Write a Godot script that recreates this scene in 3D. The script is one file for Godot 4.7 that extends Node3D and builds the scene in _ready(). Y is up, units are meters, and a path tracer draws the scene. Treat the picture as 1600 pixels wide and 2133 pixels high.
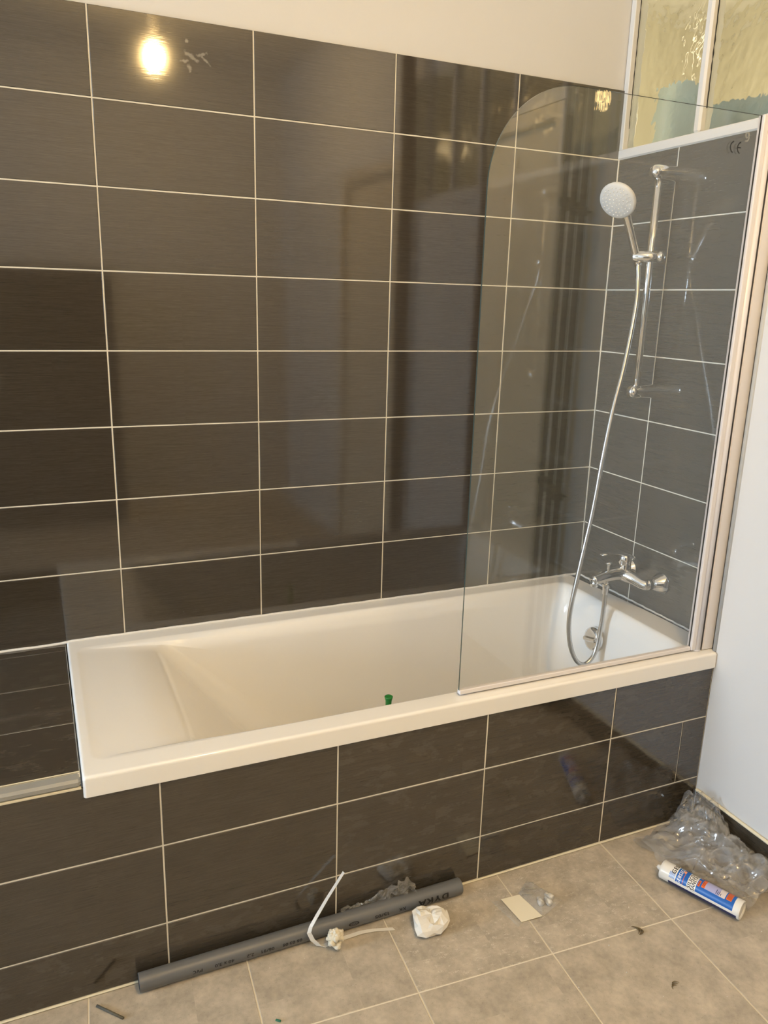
extends Node3D
# Half finished bathroom: dark tiled bath niche, white bath, glass screen, shower set, leftovers on the floor.
# Units metres. x runs right along the tiled back wall (corner with the right wall at x = 0), y up, z towards the room.

const TOP := 2.136        # upper edge of the tiles on the back wall
const RIM := 0.541        # bath rim
const PANEL := 0.694      # tiled front of the bath surround
const WALLX := -0.047     # plastered part of the right wall
const CEIL := 2.95
const LEFT := -2.85      # end of the tiled part
const FAR := -7.6         # left wall of the room
const REAR := 3.6

var M := {}
var rng := RandomNumberGenerator.new()
var taken := {}

# ---------------------------------------------------------------- helpers
func numbered(called: String) -> String:
	if not taken.has(called):
		taken[called] = 0
		return called
	taken[called] += 1
	return "%s_%03d" % [called, taken[called]]

func tag(o: Node, label: String, category: String, group := "", kind := "") -> Node:
	o.set_meta("label", label)
	o.set_meta("category", category)
	if group != "": o.set_meta("group", group)
	if kind != "": o.set_meta("kind", kind)
	return o

func thing(called: String, label: String, category: String, at := Vector3.ZERO, group := "") -> Node3D:
	var o := Node3D.new()
	o.name = numbered(called)
	add_child(o)
	o.position = at
	tag(o, label, category, group)
	return o

func structure(called: String) -> Node3D:
	var o := Node3D.new()
	o.name = numbered(called)
	add_child(o)
	o.set_meta("kind", "structure")
	return o

func put(mesh: Mesh, called: String, m: Material, parent: Node, xf := Transform3D.IDENTITY) -> MeshInstance3D:
	var o := MeshInstance3D.new()
	o.mesh = mesh
	o.material_override = m
	o.cast_shadow = GeometryInstance3D.SHADOW_CASTING_SETTING_ON
	o.name = numbered(called) if parent == self else called
	parent.add_child(o, true)
	o.transform = xf
	return o

func at(x: float, y: float, z: float) -> Transform3D:
	return Transform3D(Basis.IDENTITY, Vector3(x, y, z))

# y axis of the result points along d
func along(o: Vector3, d: Vector3, hint := Vector3(0.13, 0.2, 0.97)) -> Transform3D:
	var y := d.normalized()
	var x := y.cross(hint).normalized()
	return Transform3D(Basis(x, y, x.cross(y)), o)

func new_st() -> SurfaceTool:
	var st := SurfaceTool.new()
	st.begin(Mesh.PRIMITIVE_TRIANGLES)
	return st

func done(st: SurfaceTool, smooth := true) -> ArrayMesh:
	if smooth: st.index()
	st.generate_normals()
	return st.commit()

func quad(st: SurfaceTool, a: Vector3, b: Vector3, c: Vector3, d: Vector3, ua := Vector2.ZERO, ub := Vector2.ZERO, uc := Vector2.ZERO, ud := Vector2.ZERO) -> void:
	# a b c d counter clockwise seen from the front; Godot wants clockwise
	for k in [[a, ua], [c, uc], [b, ub], [a, ua], [d, ud], [c, uc]]:
		st.set_uv(k[1]); st.add_vertex(k[0])

# flat shaded box with chamfered edges between lo and hi
func bevel_box(st: SurfaceTool, lo: Vector3, hi: Vector3, b := 0.0) -> void:
	st.set_smooth_group(-1)
	var c := (lo + hi) * 0.5
	var h := (hi - lo) * 0.5
	b = minf(b, minf(h.x, minf(h.y, h.z)) * 0.98)
	var axes := [Vector3.RIGHT, Vector3.UP, Vector3.BACK]
	for i in 3:
		var u: Vector3 = axes[(i + 1) % 3]
		var v: Vector3 = axes[(i + 2) % 3]
		var n: Vector3 = axes[i]
		for s in [-1.0, 1.0]:
			var o: Vector3 = c + n * h[i] * s
			var du: Vector3 = u * (h[(i + 1) % 3] - b)
			var dv: Vector3 = v * (h[(i + 2) % 3] - b) * s
			quad(st, o - du - dv, o + du - dv, o + du + dv, o - du + dv)
	if b <= 0.0: return
	for i in 3:   # edges along axis i
		var n: Vector3 = axes[i] * (h[i] - b)
		var ju := (i + 1) % 3
		var jv := (i + 2) % 3
		for su in [-1.0, 1.0]:
			for sv in [-1.0, 1.0]:
				var p: Vector3 = c + axes[ju] * h[ju] * su + axes[jv] * (h[jv] - b) * sv
				var q: Vector3 = c + axes[ju] * (h[ju] - b) * su + axes[jv] * h[jv] * sv
				if su * sv > 0: quad(st, p - n, q - n, q + n, p + n)
				else: quad(st, q - n, p - n, p + n, q + n)
	for sx in [-1.0, 1.0]:
		for sy in [-1.0, 1.0]:
			for sz in [-1.0, 1.0]:
				var a := c + Vector3(h.x * sx, (h.y - b) * sy, (h.z - b) * sz)
				var e := c + Vector3((h.x - b) * sx, h.y * sy, (h.z - b) * sz)
				var f := c + Vector3((h.x - b) * sx, (h.y - b) * sy, h.z * sz)
				var order := [a, f, e] if sx * sy * sz > 0 else [a, e, f]
				for p in order: st.set_uv(Vector2.ZERO); st.add_vertex(p)

func box_mesh(lo: Vector3, hi: Vector3, b := 0.0) -> ArrayMesh:
	var st := new_st()
	bevel_box(st, lo, hi, b)
	return done(st, false)

# tile lying in its own xy plane, face at z = 0, centred; uv runs over the face in units of one full tile
func tile_mesh(w: float, h: float, t := 0.007, b := 0.0012, uv_at := Vector2.ZERO, full := Vector2(0.4, 0.2)) -> ArrayMesh:
	var st := new_st()
	var o := [Vector3(-w / 2, -h / 2, 0), Vector3(w / 2, -h / 2, 0), Vector3(w / 2, h / 2, 0), Vector3(-w / 2, h / 2, 0)]
	var loops := []
	for k in 3:
		var ring := []
		var inset: float = [b, 0.0, 0.0][k]
		var z: float = [0.0, -b * 0.8, -t][k]
		for p in o:
			ring.append(Vector3(p.x - signf(p.x) * inset, p.y - signf(p.y) * inset, z))
		loops.append(ring)
	var uv := func(p: Vector3) -> Vector2: return uv_at + Vector2((p.x + w / 2) / full.x, (h / 2 - p.y) / full.y)
	st.set_smooth_group(-1)
	var f: Array = loops[0]
	quad(st, f[0], f[1], f[2], f[3], uv.call(f[0]), uv.call(f[1]), uv.call(f[2]), uv.call(f[3]))
	for k in 2:
		for i in 4:
			var j := (i + 1) % 4
			var a: Vector3 = loops[k + 1][i]
			var bb: Vector3 = loops[k + 1][j]
			var c: Vector3 = loops[k][j]
			var d: Vector3 = loops[k][i]
			quad(st, a, bb, c, d, uv.call(a), uv.call(bb), uv.call(c), uv.call(d))
	return done(st, false)

# profile of (radius, height) turned round y
func lathe(profile: Array, segs := 32, sharp := false) -> ArrayMesh:
	var st := new_st()
	if sharp: st.set_smooth_group(-1)
	for i in segs:
		var a0 := TAU * i / segs
		var a1 := TAU * ((i + 1) % segs) / segs
		var d0 := Vector3(cos(a0), 0, sin(a0))
		var d1 := Vector3(cos(a1), 0, sin(a1))
		for k in profile.size() - 1:
			var p: Vector2 = profile[k]
			var q: Vector2 = profile[k + 1]
			var u0 := float(i) / segs
			var u1 := float(i + 1) / segs
			var a := d0 * p.x + Vector3.UP * p.y
			var b := d1 * p.x + Vector3.UP * p.y
			var c := d1 * q.x + Vector3.UP * q.y
			var d := d0 * q.x + Vector3.UP * q.y
			if p.x < 1e-6:
				for v in [a, c, d]: st.set_uv(Vector2(u0, p.y)); st.add_vertex(v)
			elif q.x < 1e-6:
				for v in [a, b, d]: st.set_uv(Vector2(u0, q.y)); st.add_vertex(v)
			else:
				quad(st, b, a, d, c, Vector2(u1, p.y), Vector2(u0, p.y), Vector2(u0, q.y), Vector2(u1, q.y))
	return done(st, not sharp)

# same, but with hard edges where a point is doubled
func lathe_hard(profile: Array, segs := 40) -> ArrayMesh:
	var whole := ArrayMesh.new()
	var st := new_st()
	var part := []
	for k in profile.size():
		part.append(profile[k])
		var cut: bool = k == profile.size() - 1 or (profile[k] as Vector2).is_equal_approx(profile[k + 1])
		if cut:
			if part.size() > 1: st.append_from(lathe(part, segs), 0, Transform3D.IDENTITY)
			part = []
	whole = st.commit()
	return whole

func tube(points: Array, r: float, segs := 14, radii := []) -> ArrayMesh:
	var st := new_st()
	var n := points.size()
	var rings := []
	var side := Vector3.ZERO
	for i in n:
		var a: Vector3 = points[maxi(i - 1, 0)]
		var b: Vector3 = points[mini(i + 1, n - 1)]
		var t := (b - a).normalized()
		if side == Vector3.ZERO:
			side = t.cross(Vector3(0.3, 0.2, 0.93)).normalized()
		side = (side - t * side.dot(t)).normalized()
		var up := t.cross(side)
		var rr: float = radii[i] if radii.size() == n else r
		var ring := []
		for k in segs:
			var w := TAU * k / segs
			ring.append(points[i] + (side * cos(w) + up * sin(w)) * rr)
		rings.append(ring)
	for i in n - 1:
		for k in segs:
			var l := (k + 1) % segs
			quad(st, rings[i][k], rings[i][l], rings[i + 1][l], rings[i + 1][k])
	for e in [[0, true], [n - 1, false]]:
		var ring: Array = rings[e[0]]
		var c: Vector3 = points[e[0]]
		for k in segs:
			var l := (k + 1) % segs
			var order := [c, ring[k], ring[l]] if e[1] else [c, ring[l], ring[k]]
			for p in order: st.set_uv(Vector2.ZERO); st.add_vertex(p)
	return done(st)

func spline(points: Array, step := 0.01) -> Array:
	var out := []
	var n := points.size()
	for i in n - 1:
		var p0: Vector3 = points[maxi(i - 1, 0)]
		var p1: Vector3 = points[i]
		var p2: Vector3 = points[i + 1]
		var p3: Vector3 = points[mini(i + 2, n - 1)]
		var k := maxi(2, int(p1.distance_to(p2) / step))
		for j in k: out.append(p1.cubic_interpolate(p2, p0, p3, float(j) / k))
	out.append(points[n - 1])
	return out

# flat lettering, split small enough to be laid on a curve; x right, y up, centred
func letters(text: String, size: float, font_name := "Droid Sans", bold := true) -> Array:
	var f := SystemFont.new()
	f.font_names = PackedStringArray([font_name])
	f.font_weight = 700 if bold else 400
	var t := TextMesh.new()
	t.text = text
	t.font = f
	t.font_size = 64
	t.pixel_size = size / 46.0
	t.depth = 0.0
	t.curve_step = 1.5
	var out := []
	var arr := t.get_mesh_arrays()
	if arr.is_empty() or arr[Mesh.ARRAY_VERTEX] == null: return out
	var v: PackedVector3Array = arr[Mesh.ARRAY_VERTEX]
	var idx = arr[Mesh.ARRAY_INDEX]
	var tri := []
	if idx != null and idx.size() > 0:
		for i in idx: tri.append(v[i])
	else:
		for p in v: tri.append(p)
	return tri

func split(tri: Array, longest: float) -> Array:
	for turn in 5:
		var out := []
		var again := false
		for i in range(0, tri.size(), 3):
			var a: Vector3 = tri[i]
			var b: Vector3 = tri[i + 1]
			var c: Vector3 = tri[i + 2]
			if maxf(a.distance_to(b), maxf(b.distance_to(c), c.distance_to(a))) > longest:
				var ab := (a + b) / 2
				var bc := (b + c) / 2
				var ca := (c + a) / 2
				out.append_array([a, ab, ca, ab, b, bc, ca, bc, c, ab, bc, ca])
				again = true
			else: out.append_array([a, b, c])
		tri = out
		if not again: break
	return tri

# lettering wrapped on a cylinder round the y axis: x of the text runs round it, y along it
func wrapped(text: String, size: float, r: float, angle: float, height: float, squeeze := 1.0, turn := 0.0) -> ArrayMesh:
	var st := new_st()
	for p in split(letters(text, size), 0.004):
		var q: Vector3 = Vector3(p.x * squeeze, p.y, 0).rotated(Vector3.BACK, turn)
		var a := angle - q.x / r
		st.add_vertex(Vector3(cos(a) * r, height + q.y, sin(a) * r))
	return done(st)

func flat_letters(text: String, size: float) -> ArrayMesh:
	var st := new_st()
	for p in letters(text, size): st.add_vertex(p)
	return done(st)

func noise(seed_: int, freq: float, octaves := 3) -> FastNoiseLite:
	var n := FastNoiseLite.new()
	n.seed = seed_
	n.frequency = freq
	n.noise_type = FastNoiseLite.TYPE_SIMPLEX_SMOOTH
	n.fractal_type = FastNoiseLite.FRACTAL_FBM
	n.fractal_octaves = octaves
	return n

func lin(r: float, g: float, b: float, a := 1.0) -> Color:
	var c := Color(r, g, b).linear_to_srgb()
	c.a = a
	return c

func mat(called: String, color: Color, rough := 0.5, metal := 0.0) -> StandardMaterial3D:
	var m := StandardMaterial3D.new()
	m.resource_name = called
	m.albedo_color = color
	m.roughness = rough
	m.metallic = metal
	M[called] = m
	return m

func clear(called: String, color: Color, rough := 0.05) -> StandardMaterial3D:
	var m := mat(called, color, rough)
	m.transparency = BaseMaterial3D.TRANSPARENCY_ALPHA
	return m

# ---------------------------------------------------------------- materials
func streak_texture(w: int, h: int, seed_: int) -> Array:
	var fine := noise(seed_, 1.0, 2)
	var broad := noise(seed_ + 1, 1.0, 2)
	var long := noise(seed_ + 2, 1.0, 1)
	var im := Image.create(w, h, true, Image.FORMAT_RGB8)
	var hm := Image.create(w, h, true, Image.FORMAT_RGB8)
	for y in h:
		for x in w:
			var a := fine.get_noise_2d(x * 0.012, y * 0.42)
			var b := broad.get_noise_2d(x * 0.004 + 50.0, y * 0.09)
			var c := long.get_noise_2d(x * 0.0022 + 9.0, y * 0.8)
			var v := a * 0.5 + b * 0.3 + c * 0.55
			var t := clampf(0.84 + v * 0.17, 0.45, 1.0)
			im.set_pixel(x, y, Color(t, t * 0.995, t * 0.985))
			var k := clampf(0.5 + v * 0.5, 0.0, 1.0)
			hm.set_pixel(x, y, Color(k, k, k))
	im.generate_mipmaps()
	hm.generate_mipmaps()
	return [ImageTexture.create_from_image(im), ImageTexture.create_from_image(hm)]

func build_materials() -> void:
	var st := streak_texture(1024, 512, 11)
	var haze := noise(71, 0.012, 4)
	for k in 6:
		var m := mat("tile_%d" % k, lin(0.071, 0.059, 0.044).lerp(lin(0.078, 0.066, 0.052), k / 5.0), 0.055)
		m.albedo_texture = st[0]
		m.uv1_offset = Vector3(0.173 * k, 0.31 * k, 0)
		m.heightmap_enabled = true
		m.heightmap_texture = st[1]
		m.heightmap_scale = 0.0015
		m.metallic_specular = 0.8
	# tile with a dried smear of adhesive near its upper edge
	var im := Image.create(1024, 512, true, Image.FORMAT_RGBA8)
	im.fill(Color(1, 1, 1, 0))
	var sm := noise(5, 0.03, 4)
	for blob in [[612, 205, 62, 16, -0.5], [570, 235, 34, 12, 0.1], [680, 185, 42, 12, 0.3], [600, 270, 14, 34, 0.2], [585, 120, 14, 12, 0.0], [700, 215, 52, 9, -0.7]]:
		for y in range(-90, 90):
			for x in range(-90, 90):
				var r := Vector2(x, y).rotated(blob[4])
				var d := Vector2(r.x / blob[2], r.y / blob[3]).length()
				var v := (1.0 - d) * 1.4 + sm.get_noise_2d(x + blob[0], y + blob[1]) * 0.9
				if v > 0.0:
					var px: int = blob[0] + x
					var py: int = blob[1] + y
					var o := im.get_pixel(px, py)
					im.set_pixel(px, py, Color(0.68, 0.66, 0.62, maxf(o.a, clampf(v * 0.5, 0, 0.42))))
	im.generate_mipmaps()
	var smear: StandardMaterial3D = M.tile_1.duplicate()
	smear.resource_name = "tile_smeared"
	smear.uv1_offset = Vector3.ZERO
	smear.detail_enabled = true
	smear.detail_blend_mode = BaseMaterial3D.BLEND_MODE_MIX
	smear.detail_albedo = ImageTexture.create_from_image(im)
	M.tile_smeared = smear
	# tiles with a thin film of grout left on them: the lower rows by the floor
	var fi := Image.create(512, 256, true, Image.FORMAT_RGBA8)
	for y in 256:
		for x in 512:
			var v := haze.get_noise_2d(x * 0.7, y * 1.6) * 1.3 - 0.22 + haze.get_noise_2d(x * 5.0, y * 7.0) * 0.25
			fi.set_pixel(x, y, Color(0.62, 0.60, 0.56, clampf(v * 0.20, 0.0, 0.05)))
	fi.generate_mipmaps()
	var film := ImageTexture.create_from_image(fi)
	for k in 3:
		var m: StandardMaterial3D = M["tile_%d" % k].duplicate()
		m.resource_name = "tile_hazy_%d" % k
		m.detail_enabled = true
		m.detail_blend_mode = BaseMaterial3D.BLEND_MODE_MIX
		m.detail_albedo = film
		M["tile_hazy_%d" % k] = m

	var grout := mat("grout", lin(0.74, 0.71, 0.62), 0.85)
	grout.metallic_specular = 0.3
	mat("floor_grout", lin(0.72, 0.66, 0.54), 0.9)
	# floor tiles: cloudy concrete look
	var n1 := noise(21, 0.010, 4)
	var n2 := noise(22, 0.06, 3)
	var n3 := noise(23, 0.35, 2)
	var fl := Image.create(768, 768, true, Image.FORMAT_RGB8)
	for y in 768:
		for x in 768:
			var v := 0.87 + n1.get_noise_2d(x * 0.5, y * 0.5) * 0.10 + n2.get_noise_2d(x * 0.4, y * 0.4) * 0.05 + n3.get_noise_2d(x, y) * 0.035
			if n3.get_noise_2d(x * 2.0 + 300.0, y * 2.0) > 0.60: v += 0.10
			if n2.get_noise_2d(x * 0.7 + 900.0, y * 0.9) > 0.50: v -= 0.05
			v = clampf(v, 0.4, 1.0)
			fl.set_pixel(x, y, Color(v, v * 0.985, v * 0.965))
	fl.generate_mipmaps()
	var ft := ImageTexture.create_from_image(fl)
	for k in 4:
		var m := mat("floor_tile_%d" % k, lin(0.61, 0.56, 0.475), 0.42)
		m.albedo_texture = ft
		m.uv1_offset = Vector3(0.37 * k, 0.23 * k, 0)
		m.metallic_specular = 0.4
	var dn := noise(44, 0.02, 4)
	var du := Image.create(512, 512, true, Image.FORMAT_RGBA8)
	for y in 512:
		for x in 512:
			var v := dn.get_noise_2d(x * 0.9, y * 2.2) * 0.9 + dn.get_noise_2d(x * 7.0, y * 9.0) * 0.55 - 0.30
			du.set_pixel(x, y, Color(0.86, 0.84, 0.79, clampf(v * 1.5, 0.0, 0.5)))
	du.generate_mipmaps()
	var dusty: StandardMaterial3D = M.floor_tile_1.duplicate()
	dusty.resource_name = "floor_tile_dusty"
	dusty.detail_enabled = true
	dusty.detail_blend_mode = BaseMaterial3D.BLEND_MODE_MIX
	dusty.detail_albedo = ImageTexture.create_from_image(du)
	M.floor_tile_dusty = dusty
	# plaster
	mat("paint", lin(0.665, 0.665, 0.665), 0.75)
	mat("bare_plaster", lin(0.34, 0.31, 0.28), 0.9)
	mat("stand_in_dark", lin(0.035, 0.026, 0.020), 0.6)  # plain dark of the added cabinet shape behind the camera
	mat("ceiling_paint", lin(0.80, 0.79, 0.77), 0.9)
	mat("frame_paint", lin(0.68, 0.665, 0.64), 0.45)
	mat("door_paint", lin(0.74, 0.66, 0.52), 0.5)
	mat("cream_sealant", lin(0.72, 0.66, 0.50), 0.6)
	mat("silicone", lin(0.78, 0.77, 0.74), 0.35)
	mat("grey_sealant", lin(0.45, 0.45, 0.44), 0.5)
	mat("trim_grey", lin(0.30, 0.30, 0.28), 0.35)
	mat("edge_dark", lin(0.03, 0.027, 0.02), 0.9)  # dark tone of the thin lines beside the panes
	var ac := mat("acrylic", lin(0.86, 0.85, 0.82), 0.10)
	ac.metallic_specular = 0.55
	mat("lacquer", lin(0.74, 0.72, 0.74), 0.3)
	mat("gap_shade_black", lin(0.03, 0.025, 0.025), 0.7)  # shade of the hinge gap as a flat colour
	mat("chrome", lin(0.74, 0.74, 0.74), 0.085, 1.0)
	mat("hose_metal", lin(0.55, 0.54, 0.52), 0.24, 1.0)
	mat("head_white", lin(0.62, 0.62, 0.61), 0.5)
	mat("nozzle_grey", lin(0.70, 0.70, 0.69), 0.5)
	clear("screen_glass", Color(0.90, 0.97, 0.95, 0.02), 0.0)
	mat("glass_edge", lin(0.05, 0.07, 0.06), 0.08)
	mat("print_black", lin(0.012, 0.012, 0.012), 0.5)
	clear("print_faint", lin(0.55, 0.57, 0.56, 0.35), 0.6)
	var hg := mat("hammered_glass", Color(0.97, 0.98, 0.95, 0.0), 0.04)
	hg.refraction_enabled = true
	hg.refraction_scale = 0.05
	hg.transparency = BaseMaterial3D.TRANSPARENCY_ALPHA
	mat("pvc_grey", lin(0.13, 0.135, 0.14), 0.42)
	mat("pvc_inside", lin(0.07, 0.07, 0.075), 0.6)
	mat("strap_white", lin(0.76, 0.74, 0.69), 0.4)
	mat("foam", lin(0.74, 0.68, 0.54), 0.9)
	mat("paper", lin(0.78, 0.75, 0.68), 0.9)
	mat("card_cream", lin(0.76, 0.70, 0.54), 0.85)
	clear("film_clear", lin(0.62, 0.62, 0.60, 0.24), 0.1)
	clear("film_grey", lin(0.46, 0.46, 0.46, 0.30), 0.14)
	mat("plug_white", lin(0.70, 0.69, 0.66), 0.5)
	mat("screw_zinc", lin(0.62, 0.55, 0.42), 0.3, 1.0)
	mat("stick_dark", lin(0.09, 0.085, 0.065), 0.7)
	mat("leaf_brown", lin(0.14, 0.10, 0.045), 0.9)
	mat("plastic_green", lin(0.02, 0.21, 0.04), 0.35)
	mat("chip_green", lin(0.03, 0.16, 0.10), 0.6)
	mat("crumb", lin(0.75, 0.73, 0.66), 0.9)
	mat("cartridge_white", lin(0.76, 0.74, 0.69), 0.35)
	mat("pipe_brown", lin(0.05, 0.042, 0.036), 0.5)
	mat("blue_cloth", lin(0.40, 0.47, 0.46), 0.8)
	mat("cream_paint", lin(0.66, 0.63, 0.52), 0.85)
	var bulb := mat("bulb_glow", Color(1, 0.85, 0.6), 0.4)
	bulb.emission_enabled = true
	bulb.emission = Color(1.0, 0.83, 0.56)
	bulb.emission_energy_multiplier = 16.0
	mat("lamp_white", lin(0.7, 0.68, 0.64), 0.5)
	var frost := mat("frosted_daylight", Color(0.9, 0.93, 0.97), 0.6)
	frost.emission_enabled = true
	frost.emission = Color(0.90, 0.96, 1.0)
	frost.emission_energy_multiplier = 2.2

# ---------------------------------------------------------------- setting
func lay_tile(parent: Node, kinds: Array, w: float, h: float, xf: Transform3D, uv_at := Vector2.ZERO, m: Material = null) -> void:
	var key := "%d_%d_%d" % [roundi(w * 5000), roundi(h * 5000), roundi(uv_at.x * 1000)]
	if not meshes.has(key): meshes[key] = tile_mesh(w, h, 0.007, 0.0012, uv_at)
	var k: String = kinds[rng.randi() % kinds.size()]
	var tilt := Basis.from_euler(Vector3(rng.randf_range(-1, 1), rng.randf_range(-1, 1), 0) * 0.0022)
	xf.basis = xf.basis * tilt
	put(meshes[key], "tile", m if m != null else M[k], parent, xf)
var meshes := {}

const G := 0.0036   # width of the joints
const DARK := ["tile_0", "tile_1", "tile_2", "tile_3", "tile_4", "tile_5"]

func build_back_wall() -> void:
	var w := structure("wall_back")
	put(box_mesh(Vector3(FAR - 0.12, 0, -0.13), Vector3(0.045, CEIL, -0.008)), "plaster", M.paint, w)
	put(box_mesh(Vector3(LEFT, 0.3, -0.0079), Vector3(0.0, TOP - 0.001, -0.0014)), "grout", M.grout, w)
	var joints := [LEFT, -2.388, -1.988, -1.588, -1.188, -0.788, -0.388, 0.0]
	for r in 9:
		var y1 := TOP - 0.2 * r
		var y0 := y1 - 0.2
		for c in joints.size() - 1:
			var x0: float = joints[c] + G / 2
			var x1: float = joints[c + 1] - (G / 2 if c < joints.size() - 2 else 0.001)
			var hh := 0.2 - G if r > 0 else 0.2 - G / 2
			var yc := (y0 + y1) / 2 if r > 0 else (y0 + G / 2 + y1) / 2
			var smeared: Material = M.tile_smeared if (r == 0 and c == 3) else null
			lay_tile(w, DARK, x1 - x0, hh, at((x0 + x1) / 2, yc, 0.0), Vector2.ZERO, smeared)

func build_right_wall() -> void:
	var w := structure("wall_right")
	var sill := 1.936
	# masonry under and over the strip of window, tiled niche side
	put(box_mesh(Vector3(0.008, 0, -0.008), Vector3(0.045, sill, 0.70)), "plaster", M.paint, w)
	put(box_mesh(Vector3(0.0014, 0.3, 0.0), Vector3(0.0079, sill, 0.69)), "grout", M.grout, w)
	put(box_mesh(Vector3(WALLX, 0, 0.694), Vector3(0.045, sill, 1.58)), "plaster", M.paint, w)
	put(box_mesh(Vector3(WALLX, 0, 2.34), Vector3(0.045, CEIL, REAR)), "plaster", M.paint, w)
	put(box_mesh(Vector3(WALLX, 2.16, 1.58), Vector3(0.045, CEIL, 2.34)), "plaster", M.paint, w)
	put(box_mesh(Vector3(0.0, 2.50, -0.008), Vector3(0.045, CEIL, 1.58)), "plaster", M.paint, w)
	var facing := Basis(Vector3(0, 0, 1), Vector3.UP, Vector3(-1, 0, 0))
	for r in range(1, 9):
		var y1 := TOP - 0.2 * r
		var hh := 0.2 - G
		var yc := y1 - 0.1
		if r == 1:
			hh = 0.2 - G / 2 - 0.001
			yc = y1 - 0.2 + G / 2 + hh / 2
		for zz in [[0.001, 0.2635 - G / 2, 0.34], [0.2635 + G / 2, 0.6635 - G / 2, 0.0], [0.6635 + G / 2, 0.692, 0.0]]:
			lay_tile(w, DARK, zz[1] - zz[0], hh, Transform3D(facing, Vector3(0.0, yc, (zz[0] + zz[1]) / 2)), Vector2(zz[2], 0))
	# silicone in the corner
	put(tube([Vector3(-0.001, RIM, 0.001), Vector3(-0.001, sill, 0.001)], 0.0026, 6), "corner_bead", M.grout, w)
	# skirting: one dark strip under a cream bead of sealant
	var b := structure("baseboard_right")
	for zz in [[0.703, 1.08], [1.083, 1.46], [1.463, 1.57]]:
		put(tile_mesh(zz[1] - zz[0], 0.088, 0.009, 0.0012, Vector2(0.1, 0.2)), "tile", M.tile_2, b, Transform3D(facing, Vector3(WALLX - 0.009, 0.046, (zz[0] + zz[1]) / 2)))
	var st := new_st()
	bevel_box(st, Vector3(WALLX - 0.010, 0.0905, 0.697), Vector3(WALLX + 0.001, 0.1005, 1.57), 0.004)
	put(done(st, false), "sealant", M.cream_sealant, b)

func build_window() -> void:
	# strip of hammered glass panes to the next room
	var w := structure("window_1")
	var lo := 1.936
	var hi := 2.50
	put(box_mesh(Vector3(-0.004, lo, -0.006), Vector3(0.045, lo + 0.028, 1.58), 0.003), "window_rail", M.frame_paint, w)
	put(box_mesh(Vector3(-0.004, hi - 0.03, -0.006), Vector3(0.045, hi, 1.58), 0.003), "window_rail", M.frame_paint, w)
	put(box_mesh(Vector3(-0.003, lo + 0.027, -0.006), Vector3(0.045, hi - 0.029, 0.015), 0.002), "stile", M.frame_paint, w)
	put(box_mesh(Vector3(-0.003, lo + 0.027, 1.55), Vector3(0.045, hi - 0.029, 1.58), 0.002), "stile", M.frame_paint, w)
	var bars := [0.328, 0.645, 0.90, 1.145, 1.39]
	for z in bars:
		put(box_mesh(Vector3(-0.004, lo + 0.027, z - 0.016), Vector3(0.045, hi - 0.029, z + 0.010), 0.006), "glazing_bar", M.frame_paint, w)
	var edges := [0.015, 0.328, 0.645, 0.90, 1.145, 1.39, 1.55]
	for k in edges.size() - 1:
		var z0: float = edges[k] + (0.010 if k > 0 else 0.0)
		var z1: float = edges[k + 1] - 0.016
		put(hammered_pane(z1 - z0 + 0.006, hi - lo - 0.05, k), "pane", M.hammered_glass, w, at(0.018, lo + 0.024, z0 - 0.003))
		# thin dark line of uneven width along one edge of the pane
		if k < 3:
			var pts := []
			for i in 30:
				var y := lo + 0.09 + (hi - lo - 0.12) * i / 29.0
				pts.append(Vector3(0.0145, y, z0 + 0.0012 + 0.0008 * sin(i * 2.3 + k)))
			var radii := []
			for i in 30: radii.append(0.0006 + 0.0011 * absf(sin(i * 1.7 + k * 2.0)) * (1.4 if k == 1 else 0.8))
			put(tube(pts, 0.001, 6, radii), "dark_line", M.edge_dark, w)

func hammered_pane(wz: float, hy: float, k: int) -> ArrayMesh:
	var st := new_st()
	st.set_smooth_group(0)
	var n := noise(400 + k, 1.0, 2)
	var nz := int(wz / 0.0045)
	var ny := int(hy / 0.0045)
	var f := func(i: int, j: int) -> Vector3:
		var z := wz * i / nz
		var y := hy * j / ny
		var d := n.get_noise_2d(z * 62.0, y * 40.0) * 0.0005 + n.get_noise_2d(z * 18.0 + 40.0, y * 14.0) * 0.0009
		if i == 0 or j == 0 or i == nz or j == ny: d = 0.0
		return Vector3(-0.002 + d, y, z)
	for i in nz:
		for j in ny:
			quad(st, f.call(i, j), f.call(i + 1, j), f.call(i + 1, j + 1), f.call(i, j + 1))
	var a := Vector3(0.002, 0, 0)
	var b := Vector3(0.002, 0, wz)
	var c := Vector3(0.002, hy, wz)
	var d2 := Vector3(0.002, hy, 0)
	st.set_smooth_group(1)
	quad(st, b, a, d2, c)
	st.set_smooth_group(2)
	for e in [[a, b], [b, c], [c, d2], [d2, a]]:
		quad(st, e[0], e[1], e[1] - Vector3(0.004, 0, 0), e[0] - Vector3(0.004, 0, 0))
	return done(st)

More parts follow.
